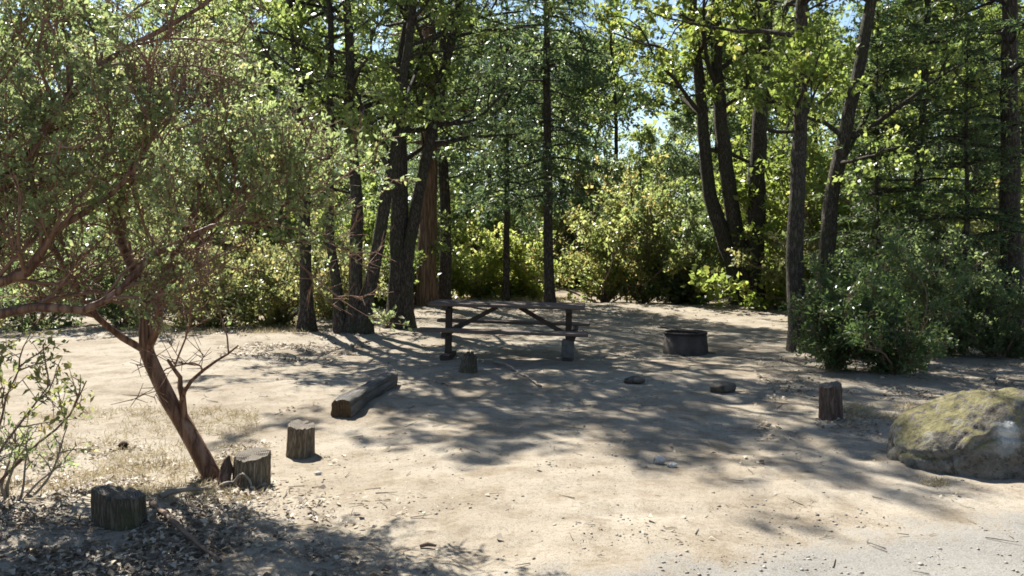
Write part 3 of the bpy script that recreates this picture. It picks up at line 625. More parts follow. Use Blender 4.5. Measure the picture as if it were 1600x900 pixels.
for px, d, sc, w in ((560, 52, 1.0, 'far behind the three-stemmed oak'), (1160, 39, 0.85, 'behind the three leaning trunks'), (1480, 38, 0.9, 'right of the thin pine trunk'), (380, 42, 1.0, 'far behind the manzanita crown, on its right'), (160, 47, 1.0, 'far behind the manzanita crown, in its middle'), (1355, 48, 1.0, 'far behind the leaning oak'), (10, 52, 1.1, 'far behind the left edge'), (830, 52, 0.9, 'far behind the middle of the table'), (1570, 45, 1.0, 'far behind the thick edge pine')):
    copy_tree(protoC, at(px, d), rb.uniform(0, 6.28), sc * rb.uniform(0.9, 1.1), KC + w)

def far_wood():
    rng = np.random.default_rng(9); P, T = [], []
    for i in range(330):
        x = rng.uniform(-75, 75); y = rng.uniform(56, 80); r = rng.uniform(1.6, 3.2); h = rng.uniform(4, 11) if rng.random() > 0.5 else rng.uniform(0, 5)
        n = 75; u = nrm(rng.normal(0, 1, (n, 3))) * r * rng.random((n, 1)) ** 0.4 * A(1, 1, 1.1)
        P.append(A(x, y, max(h, r * 0.5) + ghs(x, y)) + u); T.append(np.clip(rng.random() * 0.6 + rng.random(n) * 0.4, 0, 1))
    P = np.concatenate(P); n = len(P)
    v, q = leaves(P, rng.normal(0, 1, (n, 3)), rng.normal(0, 0.6, (n, 3)) + A(0, 0, 1), rng.uniform(0.4, 0.9, n), rng.uniform(0.25, 0.6, n))
    o = obj('distant_woods', mesh_np('distant_woods', v, q, M['oak'], False, np.concatenate(T)))
    tag(o, 'far dark woods seen between the trees behind the clearing', 'woods', kind='stuff')
far_wood()

# ---- the manzanitas on the left
def manzanita(name, label, base, limbs, seed, npri=11, nsec=7, ntw=8, nper=10, leaf=(0.038, 0.55), l1=(0.35, 0.85), l2=(0.18, 0.42), depth=0.8, bare=0.36):
    """limbs: (waypoints in world coords, r0, r1, share of side branches)"""
    rng = np.random.default_rng(seed); tb = Buf(); bb = Buf(); S, E, B0, B1 = [], [], [], []
    for pts, r0, r1, share in limbs:
        p = smooth_path(np.array(pts) - base, 0.12, 0.006, rng); n = len(p); tube(tb, p, np.linspace(r0, r1, n), 10, 0.015, rng)
        for j in range(int(npri * share)):
            i = min(n - 2, int(n * rng.uniform(0.25, 1.0))); tan = nrm(p[i + 1] - p[i])
            d = nrm(kid_dir(tan, rng, rng.uniform(0.5, 1.2), 0.35) * A(1, depth, 1))
            L = rng.uniform(*l1); p1 = wander(p[i], d, L, 7, 0.2, 0.03, rng); rr = max(0.006, np.interp(i, [0, n], [r0, r1]) * 0.5)
            tube(bb, p1, np.linspace(rr, 0.0045, 8), 5, 0.03, rng)
            for m in range(nsec):
                tt = rng.uniform(0.2, 1.0); k = min(6, int(tt * 7)); st = p1[k] + (p1[k + 1] - p1[k]) * min(1, tt * 7 - k)
                d2 = kid_dir(nrm(p1[k + 1] - p1[k]), rng, rng.uniform(0.4, 1.0), 0.25); p2 = wander(st, d2, rng.uniform(*l2), 4, 0.22, 0.03, rng)
                tube(bb, p2, np.linspace(rr * 0.45, 0.002, 5), 4, 0, rng)
                tq = rng.uniform(0.2, 1.0, ntw); ki = np.minimum(3, (tq * 4).astype(int)); s3 = p2[ki] + (p2[ki + 1] - p2[ki]) * (tq * 4 - ki)[:, None]
                d3 = nrm(nrm(p2[ki + 1] - p2[ki]) * 0.6 + rng.normal(0, 0.6, (ntw, 3)) + A(0, 0, 0.15)); e3 = s3 + d3 * rng.uniform(0.06, 0.2, (ntw, 1))
                B0.append(s3); B1.append(e3); z = e3[:, 2].mean() + base[2]
                if rng.random() > bare * (2.2 if z < 1.75 else 1.0): S.append(s3); E.append(e3)
    B0 = np.concatenate(B0); B1 = np.concatenate(B1); twigs(bb, B0, B1, np.full(len(B0), 0.0032), np.full(len(B0), 0.0015))
    S = np.concatenate(S); E = np.concatenate(E)
    root = thing(name, label, 'tree', base)
    obj('trunk', tb.mesh('trunk', M['bark_manz']), root); obj('branches', bb.mesh('branches', M['twig_red']), root)
    S, E = gaps(S, E, seed, 2.2, 0.37, rng)
    v, q, ti = crown_leaves(S, E, nper, leaf[0], leaf[1], rng, 0.014, flat=0.2, droop=-0.15)
    obj('crown', mesh_np('crown', v, q, M['manz'], False, ti), root)
    return root
b0 = G(342, 748)
Wm = lambda px, py, d=6.05: WP(px, py, d)
def below(p): q = p.copy(); q[2] -= 0.08; return q
manzanita('manzanita_tree', 'manzanita with leaning red brown trunk between the two front left stumps', b0, [
    ([below(b0), Wm(318, 712), Wm(288, 662), Wm(255, 600), Wm(228, 546)], 0.066, 0.047, 0.0),
    ([Wm(228, 546), Wm(226, 500, 6.05), Wm(222, 455, 6.1), Wm(196, 390, 6.2), Wm(190, 300, 6.3), Wm(200, 180, 6.4)], 0.043, 0.016, 1.5),
    ([Wm(230, 548), Wm(244, 500, 5.95), Wm(262, 440, 5.85), Wm(300, 380, 5.8), Wm(350, 330, 5.75), Wm(385, 290, 5.7)], 0.030, 0.010, 1.2),
    ([Wm(222, 545), Wm(190, 527, 6.0), Wm(150, 495, 5.9), Wm(105, 430, 5.8), Wm(60, 340, 5.7), Wm(40, 230, 5.6)], 0.026, 0.010, 1.2),
    ([Wm(226, 470, 6.1), Wm(270, 400, 6.3), Wm(305, 310, 6.4), Wm(320, 230, 6.5), Wm(325, 150, 6.6)], 0.026, 0.010, 1.0),
    ([Wm(288, 660), Wm(284, 620, 6.0), Wm(280, 590, 5.98), Wm(262, 562, 5.95)], 0.026, 0.010, 0.12),
    ([Wm(284, 628, 6.0), Wm(300, 596, 5.9), Wm(338, 566, 5.85), Wm(372, 540, 5.8)], 0.016, 0.005, 0.2)], 303, npri=13)
b1 = A(-3.9, 5.2, ghs(-3.9, 5.2))
manzanita('manzanita_tree', 'manzanita whose reddish limbs reach in from the left edge', b1, [
    ([below(b1), A(-3.95, 5.2, 0.5), A(-3.8, 5.2, 0.95)], 0.085, 0.07, 0.0),
    ([A(-3.8, 5.2, 0.95), WP(-30, 500, 5.2), WP(60, 482, 5.2), WP(130, 486, 5.2), WP(190, 455, 5.2), WP(240, 400, 5.3), WP(330, 352, 5.4), WP(400, 345, 5.5), WP(450, 338, 5.5)], 0.04, 0.006, 1.2),
    ([A(-3.8, 5.2, 0.95), WP(-20, 445, 5.3), WP(40, 425, 5.3), WP(80, 365, 5.3), WP(130, 330, 5.4), WP(200, 280, 5.4), WP(250, 190, 5.4)], 0.045, 0.010, 1.6),
    ([A(-3.8, 5.2, 0.95), WP(-60, 360, 5.5), WP(30, 270, 5.5), WP(110, 150, 5.5), WP(180, 85, 5.6), WP(260, 40, 5.7), WP(335, -5, 5.8)], 0.045, 0.012, 1.5),
    ([A(-3.8, 5.2, 0.95), WP(-70, 250, 5.7), WP(-20, 130, 5.8), WP(60, 20, 5.9), WP(160, -60, 6.0)], 0.045, 0.012, 1.5)], 311, npri=13)

# young shrub in the near left corner
build_shrub('leafy_shrub', 'sparse young shrub with thin pale stems at the near left edge', -48, 800, 1.12, 0.28, M['shrub'], M['twig_brown'], 331, nst=9, leaf=(0.05, 0.5), nper=6, nsec=4, ntw=4, low=0.6, lean=(0.05, 0.05), elmin=0.8)
build_shrub('leafy_shrub', 'small bare twiggy shrub at the left edge in front of the taller one', 15, 800, 0.55, 0.28, M['manz'], M['twig_grey'], 337, nst=8, leaf=(0.035, 0.5), nper=3, nsec=4, ntw=4, low=0.45, lean=(0.05, 0.0))

# ------------------------------------------------------------------ posts, log, boulder, rocks
def make_stump(name, label, loc, r, h, mat, seed, tilt=(0, 0), rz=0.0, groove=0.055, top_tilt=0.05, squash=0.92, group=None):
    rng = np.random.default_rng(seed); ns, nr = 44, 9
    a = np.linspace(0, 2 * np.pi, ns, endpoint=False)
    crk = np.exp(-((a - 4.3 - 0.5 * (seed % 3)) / 0.06) ** 2) + np.exp(-((a - 5.3 - 0.2 * (seed % 4)) / 0.05) ** 2)
    g = 1 - 0.14 * crk + groove * (vnoise(a * 7.0, a * 0 + seed, seed) - 0.5) * 2 + 0.05 * np.sin(2 * a + seed) + 0.03 * np.sin(3 * a + 2 * seed)
    vs = []
    for k in range(nr):
        t = k / (nr - 1); z = -0.08 + (h + 0.08) * t
        rr = r * g * (1 + 0.10 * (1 - t) ** 3 - 0.03 * t) * (1 + (rng.random(ns) - 0.5) * 0.02)
        if k == nr - 1: rr = rr * 0.975
        x, y = rr * np.cos(a), rr * np.sin(a) * squash
        zz = z + t * (-0.05 * crk * (t > 0.9) + top_tilt * x / r * 0.3 + (rng.random(ns) - 0.5) * 0.012 + 0.014 * (vnoise(a * 3.2, a * 0 + 7.7, seed + 3) - 0.5))
        vs.append(np.stack([x, y, zz], 1))
    V = np.concatenate(vs); i = np.arange(nr - 1)[:, None] * ns; j = np.arange(ns)[None]; k = (j + 1) % ns
    Q = np.stack([i + j, i + k, i + ns + k, i + ns + j], -1).reshape(-1, 4)
    root = thing(name, label, 'stump', loc, rz, group); root.rotation_euler = (tilt[0], tilt[1], rz)
    obj('bark', mesh_np('bark', V, Q, mat, True), root)
    ring = vs[-1].copy(); ring2 = ring * A(0.55, 0.55, 1); ring2[:, 2] -= 0.004 + rng.random(ns) * 0.006; c = ring.mean(0, keepdims=True)
    V2 = np.concatenate([ring, ring2, c]); q = []
    T = []
    for m in range(ns):
        n_ = (m + 1) % ns; T += [(m, n_, ns + n_), (m, ns + n_, ns + m), (ns + m, ns + n_, 2 * ns)]
    obj('cut_top', mesh_np('cut_top', V2, np.array(T), M['endgrain'], False), root)
    return root
def sink(p, dz=0.0): return (p[0], p[1], p[2] + dz)
make_stump('stump_post', 'squat dark mossy stump post in the leaf litter at bottom left', sink(G(188, 832)), 0.135, 0.17, M['stump_dark'], 3, (0.02, -0.05), 0.4, top_tilt=-0.12)
st2 = make_stump('stump_post', 'grey split stump post at the foot of the leaning manzanita', sink(G(392, 757)), 0.125, 0.205, M['stump_bark'], 5, (0.0, 0.08), 1.2, top_tilt=0.1)
make_stump('stump_post', 'light brown stump post standing alone on sunlit dirt near the log', sink(G(470, 706)), 0.118, 0.235, M['stump_bark'], 8, (0.03, 0.02), 2.0)
make_stump('stump_post', 'reddish brown stump post standing on the right, left of the boulder', sink(G(1298, 655)), 0.108, 0.31, M['stump_red'], 13, (0.0, -0.02), 0.3)
# split slab and bent twig of the second post
rr = np.random.default_rng(3)
b = Buf(); tube(b, np.array([[-0.16, -0.05, -0.03], [-0.158, -0.05, 0.06], [-0.15, -0.04, 0.12], [-0.152, -0.045, 0.17], [-0.14, -0.045, 0.195]]), np.array([0.045, 0.04, 0.036, 0.024, 0.006]), 9, 0.3, rr)
s = obj('split_slab', b.mesh('split_slab', M['stump_red']), st2); s.rotation_euler = (0, 0, -1.2)
b = Buf(); a = np.linspace(-0.3, 3.3, 12)
pts = smooth_path(np.array([[-0.19, -0.16, -0.02], [-0.13, -0.165, 0.03], [-0.07, -0.15, 0.045], [-0.01, -0.16, 0.10], [0.03, -0.15, 0.06], [0.06, -0.165, -0.02]]), 0.02, 0.002, rr)
tube(b, pts, np.linspace(0.014, 0.006, len(pts)), 6, 0.15, rr)
s = obj('bent_root', b.mesh('bent_root', M['twig_grey']), st2); s.rotation_euler = (0, 0, -1.2)

def make_log():
    p0 = G(533, 656); p1 = G(612, 602); rng = np.random.default_rng(21)
    d = p1 - p0; L = np.linalg.norm(d); az = math.atan2(d[1], d[0])
    root = thing('fallen_log', 'grey weathered squared log lying on the ground beyond the lone stump post', 'log', (p0[0], p0[1], p0[2]), az)
    n, ns = 26, 32; x = np.linspace(0, L, n); a = np.linspace(0, 2 * np.pi, ns, endpoint=False) + 0.15
    ca, sa = np.cos(a), np.sin(a); sq = (np.abs(ca) ** 4.5 + np.abs(sa) ** 4.5) ** (-1 / 4.5)      # squared timber with worn edges
    g = 1 + 0.10 * (vnoise(a * 4, a * 0 + 2.5, 31) - 0.5) - 0.16 * np.exp(-((a - 1.1) / 0.10) ** 2) - 0.12 * np.exp(-((a - 2.9) / 0.10) ** 2) - 0.12 * np.exp(-((a - 5.2) / 0.10) ** 2)
    rr_ = (0.088 + 0.010 * np.sin(x * 4 + 1) - 0.012 * x / L)[:, None] * (sq * g)[None] * (1 + 0.07 * (rng.random((n, ns)) - 0.5) + 0.10 * (vnoise(x[:, None] * 5 + 0 * a[None], a[None] * 3 + 0 * x[:, None], 33) - 0.5))
    rr_[0] *= 0.96; rr_[-1] *= 0.9
    v = np.stack([np.repeat(x[:, None], ns, 1) + 0.03 * (rng.random((n, ns)) - 0.5) * ((np.arange(n) == 0) | (np.arange(n) == n - 1))[:, None], rr_ * ca[None] , 0.07 + rr_ * sa[None] + 0.01 * np.sin(x * 2.3)[:, None]], -1)
    ii = np.arange(n - 1)[:, None] * ns; jj = np.arange(ns)[None]; kk = (jj + 1) % ns
    b = Buf(); b.add(v.reshape(-1, 3), np.stack([ii + jj, ii + kk, ii + ns + kk, ii + ns + jj], -1).reshape(-1, 4)); obj('timber', b.mesh('timber', M['stump_grey']), root)
    for k, sgn in ((0, -1), (n - 1, 1)):
        ring = b.V[0][k * ns:(k + 1) * ns]; c = ring.mean(0, keepdims=True) + A(0.004 * sgn, 0, 0)
        obj('cut_end', mesh_np('cut_end', np.concatenate([ring, c]), np.array([(m, (m + 1) % ns, ns) for m in range(ns)]), M['endgrain_brown']), root)
M['stump_grey'] = plain_mat('grey_log_wood', (0.05, 0.044, 0.037), (0.19, 0.172, 0.15), 7, 0.9, 1.0, stretch=(0.35, 5, 5), dist=0.02)
M['endgrain_brown'] = endgrain_mat('brown_end_grain', (0.035, 0.022, 0.012), (0.13, 0.085, 0.048))
make_log()

def snoise3(P, s, f):
    return (vnoise(P[:, 0] * f + 3.1 * s, P[:, 1] * f + P[:, 2] * f * 0.7, s) + vnoise(P[:, 2] * f - 1.7 * s, P[:, 0] * f * 0.6 - P[:, 1] * f, s + 5) - 1.0)
def make_rock(name, label, loc, size, mat, seed, sub=4, rough=0.25, cat='rock', cuts=7, rz=0.0, shape=None, sinkz=0.25, group=None):
    rng = np.random.default_rng(seed); bm = bmesh.new(); bmesh.ops.create_icosphere(bm, subdivisions=sub, radius=1.0)
    P = np.array([v.co[:] for v in bm.verts])
    for k in range(cuts):
        n = nrm(rng.normal(0, 1, 3)); dd = rng.uniform(0.72, 0.92); e = P @ n - dd; P = P - np.where(e > 0, e * 0.85, 0)[:, None] * n
    P = P * (1 + rough * 0.5 * snoise3(P, seed, 1.6) + rough * 0.28 * snoise3(P, seed + 1, 4) + rough * 0.12 * snoise3(P, seed + 2, 10))[:, None]
    P = P * A(*size)
    if shape: P = shape(P)
    for v, p in zip(bm.verts, P): v.co = p
    me = mesh_bm(name, bm, mat, True); o = obj(name, me, None, (loc[0], loc[1], loc[2] + size[2] * (1 - sinkz)), (0, 0, rz))
    return tag(o, label, cat, group)
def make_boulder():
    rng = np.random.default_rng(17); bm = bmesh.new(); bmesh.ops.create_icosphere(bm, subdivisions=6, radius=1.0)
    P0 = np.array([v.co[:] for v in bm.verts]); a = np.clip(P0[:, 0], -0.9999, 0.9999); w = np.sqrt(1 - a * a); cb, cc = P0[:, 1] / w, P0[:, 2] / w
    x = 0.93 * np.sign(a) * np.abs(a) ** 0.8
    zt = np.interp(x, [-0.93, -0.88, -0.62, -0.39, -0.04, 0.2, 0.5, 0.8, 0.93], [0.14, 0.30, 0.44, 0.51, 0.535, 0.495, 0.39, 0.24, 0.12])
    wy = 0.56 * np.sqrt(np.clip(1 - np.abs(x / 0.935) ** 3.2, 0, 1)); sg = lambda v, e: np.sign(v) * np.abs(v) ** e
    z0 = 0.13 + 0.05 * x; z = np.where(cc > 0, z0 + (zt - z0) * sg(cc, 0.85), z0 + 0.30 * sg(cc, 0.85) * np.clip(w * 1.6, 0, 1))
    y = wy * sg(cb, 0.85) + np.where((cb < 0) & (cc < 0), 0.10 * -cc * sstep(-0.3, 0.5, x), 0) - 0.05 * cc
    P = np.stack([x, y, z], 1)
    for n, dd, k in (((-0.15, -0.90, 0.40), 0.47, 0.7), ((-0.55, -0.75, 0.05), 0.66, 0.7), ((0.5, -0.5, 0.70), 0.62, 0.7), ((-0.5, -0.35, 0.79), 0.585, 0.6)):
        n = nrm(A(*n)); e = P @ n - dd; P = P - np.where(e > 0, e * k, 0)[:, None] * n
    U = nrm(P)
    P = P + U * (0.035 * snoise3(P, 3, 2.2) + 0.030 * snoise3(P, 4, 5.5) + 0.017 * snoise3(P, 6, 13) + 0.010 * snoise3(P, 8, 30))[:, None]
    rdg = np.abs(snoise3(P, 12, 3.1)); rdg2 = np.abs(snoise3(P, 14, 8.0)); P = P - U * (0.016 * np.exp(-(rdg / 0.05) ** 2) + 0.009 * np.exp(-(rdg2 / 0.06) ** 2))[:, None]
    # a crack running up from the nose
    c = P[:, 2] - (0.10 + 0.30 * (P[:, 0] + 0.9) + 0.03 * np.sin(11 * P[:, 0])); w = np.exp(-(c / 0.02) ** 2) * (P[:, 0] < 0.1) * (P[:, 1] < 0.1)
    P = P - U * (0.03 * w)[:, None]
    for v, p in zip(bm.verts, P): v.co = p
    o = obj('boulder', mesh_bm('boulder', bm, M['boulder'], True), None, (3.72, 6.48, -0.01), (0, 0, 0.0))
    tag(o, 'large rounded boulder with yellow green moss and a white patch at the right edge', 'boulder')
make_boulder()
make_rock('rock', 'small white stone at the front edge of the tree shade', sink(G(1030, 728)), (0.05, 0.035, 0.035), M['rock_pale'], 31, 3, 0.3, 'rock', sinkz=0.3)
make_rock('rock', 'flat pale stone touching the small white stone', sink(G(1050, 734)), (0.04, 0.03, 0.02), M['rock_pale'], 33, 3, 0.3, 'rock', sinkz=0.3)
make_rock('rock', 'low dark rock in the shade left of the fire ring', sink(G(990, 599)), (0.12, 0.09, 0.05), M['rock_dark'], 37, 3, 0.7, 'rock', sinkz=0.5)
make_rock('rock', 'low dark rock in the shade in front of the fire ring', sink(G(1130, 614)), (0.13, 0.10, 0.07), M['rock_dark'], 41, 3, 0.7, 'rock', sinkz=0.45)
make_rock('rock', 'small pale stone by the foot of the light brown stump post', sink(G(497, 741)), (0.028, 0.024, 0.018), M['rock_pale'], 43, 2, 0.3, 'rock')
# broken stub in front of the table
sb = thing('broken_stump', 'small dark broken stump in front of the left table leg', 'stump', sink(G(732, 584)))
b = Buf(); rr = np.random.default_rng(8)
tube(b, np.array([[0, 0, -0.05], [0, 0, 0.06], [0.01, 0, 0.13], [0.02, 0, 0.2]]), np.array([0.13, 0.11, 0.10, 0.085]), 12, 0.16, rr)
obj('bark', b.mesh('bark', M['stump_dark']), sb)
b = Buf()
for k in range(6):
    a = k * 1.05; c = A(0.02 + 0.035 * math.cos(a), 0.035 * math.sin(a), 0.17); tube(b, np.array([c, c + A(0, 0, 0.05), c + A(0.004, 0, rr.uniform(0.07, 0.11))]), np.array([0.022, 0.018, 0.003]), 5, 0.2, rr)
obj('splinters', b.mesh('splinters', M['stump_dark']), sb)

def make_cone(label, p, L, rz, seed, group=None):
    rng = np.random.default_rng(seed); n = 90; t = np.linspace(0.02, 0.98, n); a = np.arange(n) * 2.4
    r = 0.42 * L * np.sin(np.pi * (0.12 + 0.85 * t)) ** 0.8
    P = np.stack([t * L - L / 2, 0.25 * r * np.cos(a), 0.25 * r * np.sin(a)], 1)
    D = np.stack([0.35 + 0 * t, np.cos(a), np.sin(a)], 1); N = np.stack([1 + 0 * t, -0.3 * np.cos(a), -0.3 * np.sin(a)], 1)
    v, q = leaves(P, D, N, r, r * 0.9, 0.1)
    root = thing('pine_cone', label, 'pine cone', (p[0], p[1], p[2] + 0.32 * L), rz, group)
    obj('scales', mesh_np('scales', v, q, M['cone']), root)
    b = Buf(); tube(b, np.array([[-L / 2, 0, 0], [-L / 4, 0, 0], [L / 4, 0, 0], [L / 2, 0, 0]]), np.array([0.05, 0.2, 0.16, 0.03]) * L, 8, 0.1, rng); obj('core', b.mesh('core', M['cone']), root)
make_cone('dark pine cone lying on the sunlit dirt left of the manzanita trunk', G(193, 697), 0.085, 0.4, 1)
b = Buf(); p = G(668, 862); tube(b, np.array([[-0.04, 0, 0.012], [0, 0.01, 0.02], [0.045, 0.0, 0.014]]), np.array([0.009, 0.012, 0.006]), 6, 0.15)
tag(obj('stick', b.mesh('stick', M['twig_brown']), None, p), 'short dark stick lying alone on the bare dirt in front', 'stick')
rr = np.random.default_rng(4)
def stick(label, pa, pb, r, mat):
    a, c = G(*pa), G(*pb); m = (a + c) / 2; pts = smooth_path(np.array([a, m + A(rr.normal(0, .04), rr.normal(0, .04), .02), c]) - m + A(0, 0, r), 0.08, 0.006, rr)
    b = Buf(); tube(b, pts, np.linspace(r, r * 0.5, len(pts)), 6, 0.12, rr); tag(obj('stick', b.mesh('stick', mat), None, m), label, 'stick')
stick('long dark fallen branch in the leaf litter right of the front stump', (236, 806), (345, 888), 0.016, M['twig_brown'])
stick('thin grey fallen branch lying in the litter below the manzanita trunk', (250, 796), (330, 772), 0.02, M['twig_grey'])
stick('pale stick standing in for a streak of sunlight on the shaded ground in front of the table', (770, 566), (846, 606), 0.022, M['twig_grey'])  # pale stick added to imitate a diagonal streak of sunlight between the shadows

# ------------------------------------------------------------------ picnic table and fire ring
def box(bm, c, s, rot=None):
    m = bmesh.ops.create_cube(bm, size=1.0); vs = m['verts']
    for v in vs:
        p = Vector((v.co.x * s[0], v.co.y * s[1], v.co.z * s[2]))
        if rot is not None: p = rot @ p
        v.co = p + Vector(c)
    return vs
def boxobj(name, parent, c, s, mat, rot=None, bev=0.006):
    bm = bmesh.new(); box(bm, (0, 0, 0), s, None)
    bmesh.ops.bevel(bm, geom=list(bm.edges), offset=bev, segments=1, affect='EDGES')
    o = obj(name, mesh_bm(name, bm, mat), parent, c)
    if rot: o.rotation_euler = rot
    return o
def picnic_table():
    c = A(-0.06, 12.35, 0); c[2] = ghs(c[0], c[1]); rng = np.random.default_rng(2)
    t = thing('picnic_table', 'brown wooden picnic table with attached benches in the dappled shade', 'picnic table', c, math.radians(-6)); t.rotation_euler[1] = math.radians(1.1)
    L = 2.12
    for k in range(5):                       # table boards
        boxobj('top_plank', t, (rng.normal(0, 0.008), (k - 2) * 0.152, 0.755 + rng.normal(0, 0.003)), (L, 0.142, 0.042), M['table_wood'], (0, 0, rng.normal(0, 0.002)))
    for s in (-1, 1):
        for k in range(2):
            boxobj('bench_plank', t, (rng.normal(0, 0.008), s * (0.66 + k * 0.135), 0.445), (L + 0.12, 0.125, 0.042), M['table_wood'])
    for e in (-0.84, 0.84):
        boxobj('post', t, (e, 0, 0.34), (0.085, 0.11, 0.70), M['table_leg'])
        boxobj('top_crosspiece', t, (e, 0, 0.71), (0.075, 0.70, 0.046), M['table_leg'])
        boxobj('bench_arm', t, (e + 0.078, 0, 0.39), (0.07, 1.62, 0.066), M['table_leg'])
        boxobj('foot', t, (e, 0, 0.02), (0.13, 0.60, 0.07), M['table_leg'])
    for s in (-1, 1):
        boxobj('brace', t, (s * 0.50, 0.0, 0.53), (0.78, 0.05, 0.06), M['table_leg'], (0, s * 0.50, 0))
    boxobj('footing', t, (0.835, -0.01, 0.13), (0.17, 0.17, 0.33), M['footing'], bev=0.015)
picnic_table()
def fire_ring():
    p = G(1072, 549); t = thing('fire_ring', 'dark steel campfire ring with hinged grill, right of the picnic table', 'fire ring', p, math.radians(20)); t.scale = (0.92, 0.92, 0.95)
    ns = 40; a = np.linspace(0, 2 * np.pi, ns, endpoint=False); c, s = np.cos(a), np.sin(a); prof = [(0.375, -0.03), (0.335, 0.33), (0.32, 0.33), (0.35, -0.03)]
    dent = 1 + 0.05 * (vnoise(a * 1.3, a * 0 + 0.5, 51) - 0.5) + 0.02 * np.sin(3 * a); c, s = c * dent, s * dent
    V = np.concatenate([np.stack([r * c, r * s * 0.92, np.full(ns, z)], 1) for r, z in prof]); q = []
    for k in range(3):
        for j in range(ns): q.append((k * ns + j, k * ns + (j + 1) % ns, (k + 1) * ns + (j + 1) % ns, (k + 1) * ns + j))
    obj('ring', mesh_np('ring', V, np.array(q), M['steel_rust'], False), t)
    V = np.concatenate([np.stack([r * c, r * s * 0.92, np.full(ns, z)], 1) for r, z in [(0.336, 0.305), (0.352, 0.31), (0.352, 0.34), (0.33, 0.345)]])
    obj('rim', mesh_np('rim', V, np.array(q), M['steel']), t)
    rng = np.random.default_rng(6); V = [[0, 0, 0.09]] + [[0.34 * c[j], 0.31 * s[j], 0.05 + rng.random() * 0.03] for j in range(ns)]
    obj('ash_bed', mesh_np('ash_bed', np.array(V), np.array([(0, 1 + j, 1 + (j + 1) % ns) for j in range(ns)]), M['ash']), t)
    b = Buf(); x0, x1 = -0.34, 0.05
    tube(b, np.array([[x0, -0.3, 0.40], [x1, -0.3, 0.36], [x1 + .001, 0.3, 0.36], [x0, 0.3, 0.40], [x0, -0.3, 0.401]]), 0.011, 6)
    fr = obj('grill_frame', b.mesh('grill_frame', M['steel']), t)
    for k in range(11):
        b = Buf(); yy = -0.26 + k * 0.052; tube(b, np.array([[x0, yy, 0.403], [x1, yy, 0.363]]), 0.006, 5); obj('bar', b.mesh('bar', M['steel']), fr)
    b = Buf(); tube(b, np.array([[x0, -0.05, 0.40], [x0 - 0.1, -0.05, 0.43], [x0 - 0.11, 0.0, 0.43], [x0 - 0.1, 0.05, 0.43], [x0, 0.05, 0.40]]), 0.009, 6); obj('handle', b.mesh('handle', M['steel']), fr)
    for ang in (-2.2, -0.5, 1.5): 
        boxobj('anchor_tab', t, (0.41 * math.cos(ang), 0.40 * math.sin(ang), 0.01), (0.11, 0.07, 0.03), M['steel'], (0, 0, ang), 0.004)
    for k, (x, y, rz) in enumerate(((-0.05, 0.02, 0.5), (0.08, -0.05, 1.7))):
        bb = Buf(); tube(bb, np.array([[-0.17, 0, 0.12 + 0.05 * k], [0, 0.01, 0.13 + 0.05 * k], [0.17, 0, 0.12 + 0.05 * k]]), np.array([0.035, 0.038, 0.03]), 8, 0.12, rng)
        tag(obj('charred_log', bb.mesh('charred_log', M['rock_dark']), None, (p[0] + x, p[1] + y, p[2]), (0, 0, rz)), ['lower charred log lying inside the steel campfire ring', 'upper charred log lying crosswise inside the campfire ring'][k], 'firewood')
fire_ring()

# ------------------------------------------------------------------ small stuff on the ground
def scatter(n, px, py, rng, keep=None):
    """random ground spots inside a pixel box"""
    y0, y1 = F * CAMH / (py[1] - HOR), F * CAMH / (py[0] - HOR)
    d = rng.uniform(y0, y1, n); x = (rng.uniform(px[0], px[1], n) - 800) / F * d
    if keep is not None: m = keep(x, d); x, d = x[m], d[m]
    return np.stack([x, d, gh(x, d)], 1)
def litter():
    rng = np.random.default_rng(77); P = []
    clump = lambda s, th: (lambda x, y: vnoise(x * 2.3, y * 2.3, s) + 0.5 * vnoise(x * 7, y * 7, s + 1) > th + 0.25 * rng.random(len(x)))
    edge = lambda x, y: (x + 0.55 * (y - 4.2) < -0.95 + 0.6 * (vnoise(x * 3, y * 3, 8) - 0.5) + rng.normal(0, 0.36, len(x)))
    both = lambda f, g_: (lambda x, y: f(x, y) & g_(x, y))
    P.append(scatter(26000, (-120, 680), (750, 960), rng, both(clump(1, 0.62), edge)))
    P.append(scatter(6000, (-60, 430), (690, 780), rng, clump(3, 0.85)))
    P.append(scatter(9000, (340, 580), (520, 565), rng, clump(4, 0.7)))
    P.append(scatter(9000, (1180, 1650), (560, 690), rng, clump(5, 0.8)))
    P.append(scatter(9000, (400, 1400), (480, 720), rng, clump(6, 0.98)))
    P.append(scatter(8000, (-100, 1700), (470, 505), rng, clump(7, 0.8)))
    P.append(scatter(5000, (300, 1600), (700, 910), rng, clump(9, 0.98)))
    P = np.concatenate(P); n = len(P); P[:, 2] += rng.uniform(0.002, 0.018, n)
    az = rng.uniform(0, 6.28, n); D = np.stack([np.cos(az), np.sin(az), rng.normal(0, 0.25, n)], 1); N = rng.normal(0, 0.4, (n, 3)) + A(0, 0, 1)
    L = (0.010 + 0.050 * rng.random(n) ** 1.6) * (1 + 0.03 * np.maximum(0, P[:, 1] - 6)); v, q = leaves(P, D, N, L, L * rng.uniform(0.35, 0.7, n), rng.uniform(-0.1, 0.35, (n, 1)))
    o = obj('leaf_litter', mesh_np('leaf_litter', v, q, M['litter'], False, rng.random(n) ** 1.1))
    tag(o, 'dry brown and tan leaf litter strewn over the ground', 'leaf litter', kind='stuff')
litter()
